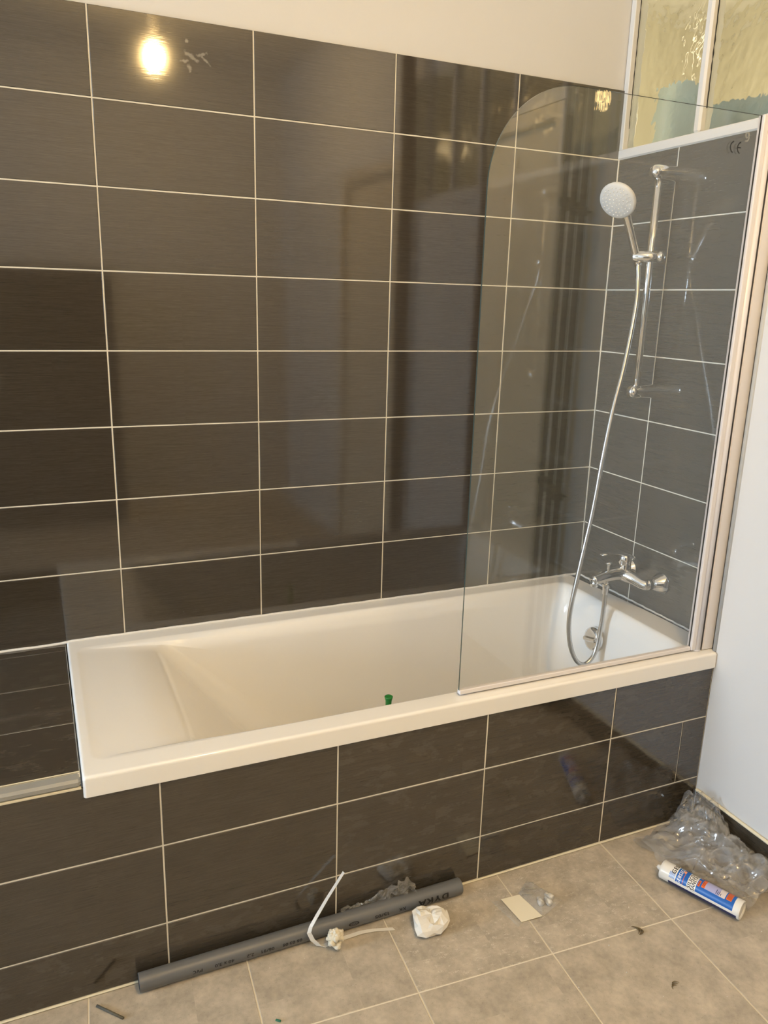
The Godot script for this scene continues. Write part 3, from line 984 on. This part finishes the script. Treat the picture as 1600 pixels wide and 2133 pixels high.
func build_strap() -> void:
	var t := thing("packing_strap", "creased white packing strap standing up over the grey pipe", "strap")
	var key := [[Vector3(-1.188, 0.170, 0.726), Vector3(0.0006, 0.001, 0.0045)], [Vector3(-1.232, 0.118, 0.735), Vector3(0.001, 0.001, 0.0045)], [Vector3(-1.258, 0.085, 0.741), Vector3(0.0018, 0.001, 0.0045)], [Vector3(-1.276, 0.060, 0.745), Vector3(0.0030, 0.001, 0.0035)], [Vector3(-1.281, 0.046, 0.747), Vector3(0.0046, 0.001, 0.002)], [Vector3(-1.273, 0.025, 0.749), Vector3(0.0050, 0.001, 0.001)], [Vector3(-1.257, 0.004, 0.751), Vector3(0.0048, 0.0005, 0.003)], [Vector3(-1.245, 0.0014, 0.752), Vector3(0.001, 0, 0.0055)], [Vector3(-1.20, 0.0022, 0.749), Vector3(0.0006, 0, 0.0056)], [Vector3(-1.15, 0.0030, 0.748), Vector3(0.0006, 0.0004, 0.0056)], [Vector3(-1.118, 0.0020, 0.752), Vector3(0.0014, 0, 0.005)], [Vector3(-1.07, 0.0015, 0.766), Vector3(0.0012, 0, 0.005)]]
	var pts := []
	var sides := []
	for k in key.size() - 1:
		for j in 4:
			pts.append((key[k][0] as Vector3).lerp(key[k + 1][0], j / 4.0))
			sides.append((key[k][1] as Vector3).lerp(key[k + 1][1], j / 4.0))
	pts.append(key[key.size() - 1][0]); sides.append(key[key.size() - 1][1])
	put(ribbon(pts, sides, 0.0005), "band", M.strap_white, t)

func lumpy(balls: Array, seed_: int, rough: float) -> ArrayMesh:
	var st := new_st()
	var n := noise(seed_, 90.0, 2)
	for b in balls:
		var c: Vector3 = b[0]
		var r: float = b[1]
		var f := func(i: int, j: int) -> Vector3:
			var a := PI * i / 8.0
			var w := TAU * (j % 12) / 12.0
			var d := Vector3(sin(a) * cos(w), cos(a), sin(a) * sin(w))
			return c + d * r * (1.0 + rough * n.get_noise_3dv(c + d * r))
		var s := new_st()
		for i in 8:
			for j in 12:
				quad(s, f.call(i, j + 1), f.call(i + 1, j + 1), f.call(i + 1, j), f.call(i, j))
		st.append_from(done(s), 0, Transform3D.IDENTITY)
	return st.commit()

func build_small_things() -> void:
	# lump of dried foam
	var balls := []
	rng.seed = 77
	for k in 42:
		var a := rng.randf() * TAU
		var h := rng.randf()
		var rr := 0.017 * sqrt(1.0 - pow(h * 2 - 1, 2)) * rng.randf_range(0.6, 1.0)
		balls.append([Vector3(cos(a) * rr, 0.008 + h * 0.034, sin(a) * rr), rng.randf_range(0.0055, 0.0088)])
	var foam := put(lumpy(balls, 3, 0.5), "foam_lump", M.foam, self, at(-1.222, 0.0022, 0.766))
	tag(foam, "knobbly cream lump of dried foam sitting on the white strap", "foam lump")
	# crumpled paper: a wad of flat facets and folds
	var st := new_st()
	rng.seed = 311
	var P := []
	for k in 8:
		var row := []
		for i in 16:
			var f: float = [0.0, 0.30, 0.58, 0.80, 0.97, 1.02, 0.88, 0.5][k]
			var a := TAU * (i + 0.5 * (k % 2)) / 16.0
			var r := 0.046 * f * (1.0 + 0.10 * sin(a * 3.0 + 0.7) + 0.05 * sin(a * 5.0 + 2.0)) * rng.randf_range(0.90, 1.10)
			var y: float = [0.036, 0.037, 0.036, 0.034, 0.028, 0.017, 0.006, 0.0008][k]
			if k > 0 and k < 6: y += rng.randf_range(-0.005, 0.005) + 0.004 * sin(a * 2.0 + 1.0)
			row.append(Vector3(cos(a) * r, maxf(y, 0.0006), sin(a) * r * 0.93))
		P.append(row)
	for i in 16: P[0][i] = Vector3(0.004, 0.037, 0.002)
	for k in 7:
		for i in 16:
			var j := (i + 1) % 16
			var tri := [P[k][i], P[k + 1][i], P[k + 1][j], P[k][i], P[k + 1][j], P[k][j]] if (i + k) % 3 > 0 else [P[k][i], P[k + 1][i], P[k][j], P[k][j], P[k + 1][i], P[k + 1][j]]
			for p in tri:
				st.set_smooth_group(-1)
				st.add_vertex(p)
	var paper := put(done(st, false), "crumpled_paper", M.paper, self, at(-0.985, 0.0, 0.790))
	tag(paper, "crumpled ball of white paper on the floor beside the pipe", "paper")
	# crumpled clear film tucked behind the pipe
	var sf := new_st()
	var nf := noise(55, 30.0, 3)
	var fp := func(i: int, j: int) -> Vector3:
		var u := i / 30.0
		var v := j / 8.0
		var x := lerpf(-1.185, -0.985, u)
		var hgt := 0.014 + 0.034 * smoothstep(0.25, 0.75, u) * (1.0 - smoothstep(0.86, 1.05, u) * 0.7)
		var y := 0.030 + hgt * v + nf.get_noise_2d(u * 0.35, v * 0.1) * 0.010 * (0.4 + v)
		var z := 0.6995 + (0.005 + 0.012 * smoothstep(0.4, 0.7, u)) * absf(nf.get_noise_2d(u * 0.4 + 3.0, v * 0.14 + 2.0)) * 2.0
		return Vector3(x, y, clampf(z, 0.6965, 0.725))
	for i in 30:
		for j in 8:
			quad(sf, fp.call(i, j), fp.call(i + 1, j), fp.call(i + 1, j + 1), fp.call(i, j + 1))
	var film := put(done(sf, false), "plastic_film", M.film_clear, self)
	tag(film, "crumpled strip of clear film wedged behind the grey pipe", "plastic film")
	# little bag of fixings: film, card and its contents
	var bag := thing("fixings_bag", "small clear bag with a cream card flap on the floor tiles", "bag", Vector3(-0.735, 0.0, 0.815))
	var card := [Vector3(-0.040, 0.0042, -0.034), Vector3(0.012, 0.0058, -0.029), Vector3(0.026, 0.0050, 0.055), Vector3(-0.032, 0.0022, 0.050)]
	var sc := new_st()
	sc.set_smooth_group(-1)
	quad(sc, card[3], card[2], card[1], card[0])
	var under := []
	for p in card: under.append(p - Vector3(0, 0.0007, 0))
	quad(sc, under[0], under[1], under[2], under[3])
	for i in 4: quad(sc, under[(i + 1) % 4], under[i], card[i], card[(i + 1) % 4])
	put(done(sc, false), "card_flap", M.card_cream, bag)
	var nb := noise(12, 40.0, 2)
	for piece in [[Vector2(-0.066, -0.038), Vector2(-0.038, -0.034), Vector2(-0.030, 0.052), Vector2(-0.048, 0.060), 0.0025, 0.0008], [Vector2(0.010, -0.034), Vector2(0.062, -0.070), Vector2(0.106, 0.026), Vector2(0.026, 0.056), 0.0190, 0.0020]]:
		var sb := new_st()
		var g := func(i: int, j: int) -> Vector3:
			var u := i / 12.0
			var v := j / 12.0
			var p: Vector2 = (piece[0] as Vector2).lerp(piece[1], u).lerp((piece[3] as Vector2).lerp(piece[2], u), v)
			var e := minf(1.0, 5.0 * minf(minf(u, 1 - u), minf(v, 1 - v)))
			return Vector3(p.x, 0.0008 + piece[4] * e * (0.75 + 0.5 * nb.get_noise_2dv(p * 1.2)) + piece[5], p.y)
		for i in 12:
			for j in 12:
				quad(sb, g.call(i, j + 1), g.call(i + 1, j + 1), g.call(i + 1, j), g.call(i, j))
		put(done(sb, false), "film", M.film_clear, bag)
	var plug := lathe([Vector2(0, 0), Vector2(0.0072, 0.0), Vector2(0.0080, 0.002), Vector2(0.0080, 0.011), Vector2(0.0055, 0.013), Vector2(0.0050, 0.022), Vector2(0.0, 0.0225)], 16)
	var k := 0
	var where := ["nearest the card in the small clear bag", "between two others in the small clear bag", "at the outer corner of the small clear bag"]
	for p in [Vector3(-0.690, 0.0086, 0.838), Vector3(-0.668, 0.0086, 0.846), Vector3(-0.652, 0.0086, 0.832)]:
		var o := put(plug, "wall_plug", M.plug_white, self, along(p, Vector3(0.25 - 0.3 * k, 0, -1)))
		tag(o, "stubby white plastic plug " + where[k], "wall plug", "wall plugs in the small clear bag")
		k += 1
	var screw := lathe([Vector2(0, 0), Vector2(0.0034, 0.0), Vector2(0.0036, 0.0012), Vector2(0.0019, 0.003), Vector2(0.0019, 0.026), Vector2(0.0, 0.031)], 12)
	k = 0
	for p in [Vector3(-0.716, 0.0062, 0.786), Vector3(-0.698, 0.0062, 0.772)]:
		var o := put(screw, "screw", M.screw_zinc, self, along(p, Vector3(0.75, 0, 0.32)))
		tag(o, ["brass coloured screw in the clear bag beside the cream card", "brass coloured screw at the far edge of the clear bag"][k], "screw", "screws in the small clear bag")
		k += 1
	# offcuts
	var stick := put(tube([Vector3(-1.752, 0.003, 0.726), Vector3(-1.728, 0.0032, 0.752), Vector3(-1.703, 0.003, 0.779)], 0.0028, 8), "dark_stick", M.stick_dark, self)
	tag(stick, "thin dark offcut stick on the floor left of the pipe end", "stick")
	for s in [[Vector3(-0.512, 0, 0.991), 1.0, 0.0, "curled brown wood shaving on the floor joint before the cartridge"], [Vector3(-0.554, 0, 1.151), 0.62, 1.9, "small brown wood shaving near the lower right floor edge"]]:
		var sh := thing("wood_shaving", s[3], "shaving", s[0], "shavings on the floor")
		sh.rotation.y = s[2]
		for b in 3:
			var pts := []
			var radii := []
			for i in 9:
				var a := lerpf(-1.3, 1.3, i / 8.0) + b * 0.12
				var r: float = (0.013 + 0.0035 * b) * s[1]
				pts.append(Vector3(cos(a) * r - 0.012, 0.0016 + 0.002 * b * absf(sin(a)), sin(a) * r * (1.0 - 0.2 * b) + 0.004 * b))
				radii.append(0.0002 + 0.0015 * s[1] * sin(PI * (i + 0.3) / 8.6))
			put(tube(pts, 0.001, 7, radii), "curl", M.leaf_brown, sh)
	var chip := put(box_mesh(Vector3(-0.006, 0.0, -0.0025), Vector3(0.006, 0.003, 0.0025), 0.0008), "green_chip", M.chip_green, self, Transform3D(Basis(Vector3.UP, -0.7), Vector3(-1.402, 0.0, 0.906)))
	tag(chip, "small dark green plastic chip on the floor at the lower edge", "chip")
	# plaster crumbs, far too many to count
	rng.seed = 4242
	var cr := new_st()
	var spots := []
	for i in 330:
		var c: Vector2
		if i < 120: c = Vector2(rng.randfn(-0.76, 0.09), 0.71 + absf(rng.randfn(0.0, 0.045)))
		elif i < 150: c = Vector2(rng.randfn(-0.85, 0.05), rng.randfn(0.76, 0.02))
		else: c = Vector2(rng.randf_range(-1.85, -0.06), rng.randf_range(0.71, 1.5))
		if c.x > -0.06 or c.y < 0.702: continue
		spots.append(c)
		var s := rng.randf_range(0.0005, 0.0013) if i < 300 else rng.randf_range(0.0013, 0.0026)
		if i < 150: s *= 0.7
		var b := Basis.from_euler(Vector3(rng.randf() * 6, rng.randf() * 6, rng.randf() * 6))
		var vs := []
		for d in [Vector3(1, 0, 0), Vector3(-1, 0, 0), Vector3(0, 0.7, 0), Vector3(0, -0.7, 0), Vector3(0, 0, 1), Vector3(0, 0, -1)]:
			vs.append(Vector3(c.x, s * 0.7, c.y) + b * (d * s * rng.randf_range(0.6, 1.3)))
		for f in [[0, 2, 4], [4, 2, 1], [1, 2, 5], [5, 2, 0], [0, 4, 3], [4, 1, 3], [1, 5, 3], [5, 0, 3]]:
			cr.set_smooth_group(-1)
			for q in f: cr.add_vertex(vs[q])
	var crumbs := put(done(cr, false), "plaster_crumbs", M.crumb, self)
	tag(crumbs, "white plaster crumbs scattered over the floor tiles", "crumbs", "", "stuff")
	# green cap showing above the front rim of the bath
	var green := put(lathe([Vector2(0.0, 0.0), Vector2(0.012, 0.0), Vector2(0.0115, 0.02), Vector2(0.0088, 0.05), Vector2(0.0082, 0.28), Vector2(0.0086, 0.291), Vector2(0.0112, 0.300), Vector2(0.0113, 0.303), Vector2(0.0100, 0.304), Vector2(0.006, 0.302), Vector2(0.0, 0.3015)], 28), "plastic_nozzle", M.plastic_green, self, at(-0.958, 0.1455, 0.45))
	tag(green, "small flared green plastic tip peeking over the bath rim", "nozzle")

func build_cartridge() -> void:
	var base := Vector3(-0.2425, 0.0248, 1.062)
	var tip := Vector3(-0.322, 0.0248, 0.866)
	var axis := (tip - base)
	var len_ := axis.length()
	var r := 0.0245
	var t := thing("sealant_cartridge", "blue and white silicone sealant cartridge lying under the plastic bag", "cartridge", base)
	var ax := axis.normalized()
	# frame: y towards the nozzle, x towards the upper camera side
	var to_cam := Vector3(-0.80, 0.60, 0.35)
	var x := (to_cam - ax * to_cam.dot(ax)).normalized()
	t.basis = Basis(x, ax, x.cross(ax))
	# printed sleeve
	var W := 616
	var H := 840
	var im := Image.create(W, H, true, Image.FORMAT_RGB8)
	var white := Color(0.90, 0.89, 0.86)
	var blue := Color(0.02, 0.36, 0.70)
	var orange := Color(0.86, 0.40, 0.16)
	im.fill(white)
	# px: 4 per mm; rows from the nozzle end down; columns round the tube, 0 mm = seam below, printed front centred
	var mm := func(a: float, b: float, c: float, d: float, col: Color) -> void: im.fill_rect(Rect2i(int(a * 4), int(b * 4), int(c * 4), int(d * 4)), col)
	mm.call(0, 0, 14, 210, Color(0.05, 0.13, 0.33))
	mm.call(140, 0, 14, 210, Color(0.05, 0.13, 0.33))
	mm.call(0, 0, 154, 24, white)
	for k in 8: mm.call(22.0 + k * 0.0, 28.0 + k * 0.0, 0, 0, blue)
	for k in 7: mm.call(24.0, 24.5 + k * 2.3, 17.0 + k * 0.0, 1.5, Color(0.42, 0.58, 0.83))
	mm.call(22, 43, 110, 31, blue)
	mm.call(22, 62, 34, 1.6, orange)
	for y in range(-26, 27):
		for xx in range(-24, 25):
			if Vector2(xx / 22.0, y / 15.0).length() < 1.0: im.set_pixel(58 * 4 + xx, 60 * 4 + y, Color(0.93, 0.62, 0.45))
	mm.call(22, 98, 110, 100, blue)
	mm.call(38, 100, 18, 6, orange)
	mm.call(66, 100, 40, 6, orange)
	mm.call(40, 110, 80, 9, orange)
	mm.call(40, 119, 80, 38, Color(0.66, 0.66, 0.82))
	mm.call(40, 157, 80, 16, Color(0.84, 0.80, 0.80))
	mm.call(42, 176, 30, 14, orange)
	for k in 5: mm.call(44, 178 + k * 2.3, 26 - (k * 7) % 9, 0.9, Color(0.45, 0.15, 0.08))
	for k in 4: mm.call(42, 148 + k * 4.0, 14 - (k * 5) % 8, 1.6, Color(0.12, 0.13, 0.3))
	for k in 3: mm.call(44 + k * 22, 112, 15, 1.4, Color(0.5, 0.18, 0.1))
	for k in 3: mm.call(44 + k * 22, 115.5, 12, 1.2, Color(0.5, 0.18, 0.1))
	mm.call(41, 102, 11, 1.8, Color(0.5, 0.18, 0.1))
	im.generate_mipmaps()
	var sl := mat("sleeve_print", Color.WHITE, 0.3)
	sl.albedo_texture = ImageTexture.create_from_image(im)
	# tube wall with uv: u round, v from the nozzle end down
	var st := new_st()
	var segs := 56
	var a_front := -1.75        # where the middle of the print faces
	for i in segs:
		var u0 := float(i) / segs
		var u1 := float(i + 1) / segs
		# u grows to the right seen from outside with the nozzle up
		var a0 := a_front + PI - TAU * u0
		var a1 := a_front + PI - TAU * u1
		var d0 := Vector3(cos(a0), 0, sin(a0)) * r
		var d1 := Vector3(cos(a1), 0, sin(a1)) * r
		var lo := Vector3.UP * 0.006
		var hi := Vector3.UP * (len_ - 0.004)
		quad(st, d0 + lo, d1 + lo, d1 + hi, d0 + hi, Vector2(u0, 1), Vector2(u1, 1), Vector2(u1, 0), Vector2(u0, 0))
	put(done(st), "printed_sleeve", sl, t)
	put(lathe_hard([Vector2(0, 0.004), Vector2(0.0205, 0.004), Vector2(0.0205, 0.004), Vector2(0.0215, 0.0), Vector2(0.0238, 0.0), Vector2(r + 0.0002, 0.001), Vector2(r + 0.0002, 0.0065)], 48), "base_ring", M.cartridge_white, t)
	put(lathe_hard([Vector2(r + 0.0002, len_ - 0.005), Vector2(r + 0.0002, len_ - 0.0012), Vector2(r - 0.001, len_), Vector2(r - 0.001, len_), Vector2(0.0075, len_ + 0.001), Vector2(0.0075, len_ + 0.001), Vector2(0.0066, len_ + 0.010), Vector2(0.0045, len_ + 0.014), Vector2(0.0, len_ + 0.0145)], 48), "nozzle_end", M.cartridge_white, t)
	# lettering on the sleeve
	var put_text := func(text: String, size: float, col: int, row: float, m: Material, sq := 1.0) -> void:
		var mid := a_front + PI - TAU * (col / 154.0)
		put(wrapped(text, size, r + 0.00015, mid, len_ - 0.004 - row * (len_ - 0.010) / 210.0, sq), "lettering", m, t)
	var lw := mat("print_white", lin(0.78, 0.80, 0.82), 0.4)
	put_text.call("GEB", 0.0105, 54, 34.5, M.print_black, 1.2)
	put_text.call("GEBSICONE", 0.0088, 52, 52.0, lw, 1.0)
	put_text.call("SILICONE", 0.0088, 50, 80.5, M.print_black, 1.0)
	put_text.call("SANITAIRE", 0.0088, 51, 91.0, M.print_black, 1.0)

func build_plastic_bag() -> void:
	# crumpled film bag in the corner: two layers over one heap, a twisted neck towards the wall
	var t := thing("plastic_bag", "crumpled translucent grey plastic bag heaped in the corner by the skirting", "plastic bag")
	var n := noise(811, 9.0, 2)
	var n2 := noise(812, 26.0, 2)
	var heap := func(x: float, z: float, layer: int) -> float:
		var h := 0.0
		for b in [[-0.115, 0.80, 0.105, 0.055, 0.075], [-0.135, 0.90, 0.085, 0.075, 0.09], [-0.105, 0.985, 0.075, 0.055, 0.07], [-0.21, 0.775, 0.034, 0.06, 0.05], [-0.175, 0.975, 0.055, 0.06, 0.05], [-0.20, 0.89, 0.062, 0.06, 0.06]]:
			var d := Vector2((x - b[0]) / b[3], (z - b[1]) / b[4]).length_squared()
			h = maxf(h, b[2] * exp(-d * 0.55))
		var q := Vector2(x, z).rotated(0.55)
		var crease := (0.5 - sqrt(pow(n.get_noise_2d(q.x * 2.4 + layer * 7.0, q.y * 0.9), 2.0) + 0.004) * 1.6) * 0.050 + (0.3 - sqrt(pow(n2.get_noise_2d(q.x * 1.2, q.y * 0.8 + layer * 5.0), 2.0) + 0.004)) * 0.016
		return h * (1.0 - 0.30 * layer) + (crease - 0.012) * clampf(h / 0.06, 0.08, 1.0)
	for layer in 2:
		var st := new_st()
		var N := 54
		var P := []
		# outline of the film on the ground, a fan of radii round the middle
		var mid := Vector2(-0.168, 0.885)
		for i in N + 1:
			var row := []
			for j in 97:
				var a := TAU * (j % 96) / 96.0
				var dir := Vector2(cos(a), sin(a))
				var reach := 0.0
				# box of the heap: skirting on the right, bath front behind, cartridge in front left
				var lim := 10.0
				if dir.x > 1e-4: lim = minf(lim, (-0.062 - mid.x) / dir.x)
				if dir.x < -1e-4: lim = minf(lim, (-0.300 - mid.x) / dir.x)
				if dir.y < -1e-4: lim = minf(lim, (0.703 - mid.y) / dir.y)
				if dir.y > 1e-4: lim = minf(lim, (1.055 - mid.y) / dir.y)
				# keep the front left free of the cartridge's lower half
				var nrm := Vector2(-0.925, 0.378)
				var f := dir.dot(nrm)
				if f > 1e-4: lim = minf(lim, ((0.130 if dir.y > 0.25 else 0.098) if layer == 0 else 0.07) / f)
				reach = lim * (0.93 + 0.13 * n.get_noise_2d(cos(a) * 0.15 + layer, sin(a) * 0.15))
				if dir.x > 0.2: reach = minf(reach, lim)
				var k := float(i) / N
				var p := mid + dir * reach * k
				var h: float = heap.call(p.x, p.y, layer)
				# never inside the cartridge
				var q := p - Vector2(-0.2425, 1.062)
				var ax := Vector2(-0.376, -0.927)
				var across := absf(q.cross(ax))
				var run := q.dot(ax)
				if run > -0.01 and run < 0.225 and across < 0.03:
					h = maxf(h, 0.0248 + sqrt(maxf(0.0, 0.0272 * 0.0272 - across * across)))
				if p.y < 0.703: p.y = 0.703
				row.append(Vector3(minf(p.x, -0.058), maxf(h, 0.0012 + 0.0015 * layer), p.y))
			P.append(row)
		for i in N:
			for j in 96:
				quad(st, P[i][j + 1], P[i + 1][j + 1], P[i + 1][j], P[i][j])
		put(done(st), "film_layer", M.film_grey, t)
	# the open neck, standing up against the skirting
	var sn := new_st()
	var np := func(i: int, j: int) -> Vector3:
		var u := i / 24.0
		var v := j / 20.0
		var foot := Vector3(lerpf(-0.165, -0.070, u), 0.055, lerpf(0.735, 0.862, u))
		var head := Vector3(lerpf(-0.118, -0.066, u), 0.135 - 0.030 * absf(u - 0.45) + 0.006 * sin(u * 17.0), lerpf(0.722, 0.795, u))
		var p := foot.lerp(head, v)
		var w := n2.get_noise_2d(u * 0.14, v * 0.10) * 0.022 + absf(n.get_noise_2d(u * 0.4, v * 0.2)) * 0.03 - 0.006
		return Vector3(minf(p.x - 0.75 * w, -0.058), p.y, maxf(p.z + 0.6 * w, 0.703))
	for i in 24:
		for j in 20:
			quad(sn, np.call(i, j), np.call(i + 1, j), np.call(i + 1, j + 1), np.call(i, j + 1))
	put(done(sn), "neck", M.film_grey, t)

# ---------------------------------------------------------------- things seen only mirrored or through panes
func build_background_things() -> void:
	var where := ["nearest the bath", "in the middle of the three", "nearest the door"]
	for k in 3:
		var z: float = [1.385, 1.437, 1.488][k]
		var r: float = [0.013, 0.013, 0.011][k]
		var t := thing("heating_pipe", "dark vertical pipe mirrored in the glass screen, " + where[k], "pipe", Vector3(-0.085, 0, z), "dark pipes mirrored in the screen")
		put(tube([Vector3(0, 0.0, 0), Vector3(0, CEIL, 0)], r, 14), "pipe_wall", M.pipe_brown, t)
		for y in [0.82, 1.78]:
			put(lathe([Vector2(r, -0.014), Vector2(r + 0.006, -0.012), Vector2(r + 0.006, 0.012), Vector2(r, 0.014)], 14), "clip", M.pipe_brown, t, at(0, y + 0.02 * k, 0))
			put(tube([Vector3(0, y + 0.02 * k, 0), Vector3(0.036, y + 0.02 * k, 0)], 0.004, 8), "clip", M.pipe_brown, t)
	var stand_in := thing("figure_stand_in", "added dark cabinet shape standing in for a figure mirrored in the lower left tiles", "figure_stand_in", Vector3(-2.0, 0, REAR - 0.26))  # added, unseen: gives the tiles the dark reflection of a standing figure
	put(box_mesh(Vector3(-0.72, 0.06, -0.25), Vector3(0.72, 1.62, 0.25), 0.004), "carcass", M.stand_in_dark, stand_in)
	put(box_mesh(Vector3(-0.70, 0.0, -0.22), Vector3(0.70, 0.0599, 0.24)), "plinth", M.stand_in_dark, stand_in)
	for k in 2:
		var dr := put(box_mesh(Vector3(-0.715 + 0.72 * k, 0.07, -0.272), Vector3(-0.005 + 0.72 * k, 1.61, -0.2505), 0.003), "door", M.stand_in_dark, stand_in)
		put(tube([Vector3(-0.05 + 0.10 * k, 0.85, -0.285), Vector3(-0.05 + 0.10 * k, 1.0, -0.285)], 0.006, 10), "handle", M.chrome, dr)
	var lamp := thing("ceiling_lamp", "warm round bulb on the ceiling, mirrored in the upper tile row", "lamp", Vector3(-1.104, 2.609, 2.2))
	put(lathe([Vector2(0, -0.029), Vector2(0.012, -0.027), Vector2(0.022, -0.018), Vector2(0.028, -0.002), Vector2(0.026, 0.012), Vector2(0.021, 0.030), Vector2(0.016, 0.048), Vector2(0.014, 0.064)], 28), "bulb", M.bulb_glow, lamp)
	put(lathe([Vector2(0.0, 0.062), Vector2(0.019, 0.062), Vector2(0.021, 0.068), Vector2(0.021, 0.310), Vector2(0.045, 0.320), Vector2(0.045, 0.340), Vector2(0.0, 0.3405)], 28), "socket", M.lamp_white, lamp)
	var light := OmniLight3D.new()
	light.name = "bulb_light"
	light.light_color = lin(1.0, 0.66, 0.26)
	light.light_energy = LAMP_ENERGY
	light.light_size = 0.026
	light.omni_range = 12.0
	light.omni_attenuation = 2.0
	light.shadow_enabled = true
	lamp.add_child(light)
	# next room: its bulb and the bluish shape against the panes
	var spots := [[Vector3(0.55, 2.15, -0.31), "bulb glittering through the textured panes above the end wall"], [Vector3(0.53, 2.33, 2.14), "bulb behind the panes, seen as a golden patch mirrored in the tiles"]]
	for sp in spots:
		var nl := thing("hallway_bulb", sp[1], "lamp", sp[0])
		put(lathe([Vector2(0, -0.035), Vector2(0.016, -0.032), Vector2(0.028, -0.020), Vector2(0.033, 0.0), Vector2(0.028, 0.018), Vector2(0.016, 0.034), Vector2(0.013, 0.046)], 24), "bulb", M.bulb_glow, nl)
		put(lathe([Vector2(0.0, 0.044), Vector2(0.016, 0.044), Vector2(0.018, 0.09), Vector2(0.0, 0.092)], 20), "socket", M.lamp_white, nl)
		put(tube([Vector3(0, 0.09, 0), Vector3(0, CEIL - sp[0].y - 0.001, 0)], 0.003, 8), "cord", M.lamp_white, nl)
		var l2 := OmniLight3D.new()
		l2.name = "hallway_light"
		l2.light_color = lin(1.0, 0.86, 0.62)
		l2.light_energy = HALL_ENERGY
		l2.light_size = 0.033
		l2.omni_range = 10.0
		l2.omni_attenuation = 2.0
		l2.shadow_enabled = true
		nl.add_child(l2)
	var st := new_st()
	var n := noise(66, 6.0, 3)
	var g := func(i: int, j: int) -> Vector3:
		var z := lerpf(-0.02, 0.62, i / 40.0)
		var top := 2.165 - 0.10 * smoothstep(0.1, 0.25, z) + 0.01 * n.get_noise_1d(z * 5.0)
		return Vector3(0.150 + 0.02 * n.get_noise_2d(z * 1.5, j * 0.02), lerpf(1.25, top, j / 16.0), z)
	for i in 40:
		for j in 16: quad(st, g.call(i, j), g.call(i + 1, j), g.call(i + 1, j + 1), g.call(i, j + 1))
	var cl := put(done(st), "hanging_cloth", M.blue_cloth, self)
	tag(cl, "blurred grey blue shape behind the lower part of the panes", "cloth")

var LAMP_ENERGY := 1.85
var HALL_ENERGY := 0.74

func _ready() -> void:
	rng.seed = 20240
	# camera
	var cam := Camera3D.new()
	cam.name = "camera"
	cam.projection = Camera3D.PROJECTION_PERSPECTIVE
	cam.keep_aspect = Camera3D.KEEP_HEIGHT
	cam.fov = 65.79
	cam.near = 0.02
	cam.far = 60.0
	add_child(cam)
	cam.transform = Transform3D(Basis(Vector3(0.916437, 0.026954, 0.399269), Vector3(0.079207, 0.965773, -0.247000), Vector3(-0.392261, 0.257986, 0.882935)).orthonormalized(), Vector3(-1.769561, 1.481979, 2.211329))
	cam.current = true
	# sky and exposure
	var env := Environment.new()
	env.background_mode = Environment.BG_SKY
	var sky := Sky.new()
	var sm := ProceduralSkyMaterial.new()
	sm.sky_top_color = Color(0.62, 0.72, 0.86)
	sm.sky_horizon_color = Color(0.80, 0.84, 0.88)
	sm.ground_horizon_color = Color(0.60, 0.60, 0.60)
	sm.ground_bottom_color = Color(0.45, 0.45, 0.45)
	sky.sky_material = sm
	env.sky = sky
	env.tonemap_mode = Environment.TONE_MAPPER_LINEAR
	env.tonemap_exposure = 1.0
	env.sdfgi_enabled = true
	env.ssao_enabled = true
	env.ssil_enabled = true
	var we := WorldEnvironment.new()
	we.name = "environment"
	we.environment = env
	add_child(we)
	# daylight from the frosted window in the left wall
	var day := AreaLight3D.new()
	day.name = "window_daylight"
	day.area_size = Vector2(1.08, 1.08)
	day.light_color = lin(0.71, 0.88, 1.06)
	day.light_energy = 23.5
	day.area_range = 20.0
	day.area_attenuation = 2.0
	day.shadow_enabled = true
	add_child(day)
	day.transform = Transform3D(Basis(Vector3.UP, -PI / 2), Vector3(FAR - 0.02, 1.55, 0.82))
	build_materials()
	build_back_wall()
	build_right_wall()
	build_window()
	build_bath_surround()
	build_floor()
	build_rest_of_room()
	build_bath()
	build_screen()
	build_shower()
	build_background_things()
	build_pipe()
	build_strap()
	build_cartridge()
	build_plastic_bag()
	build_small_things()
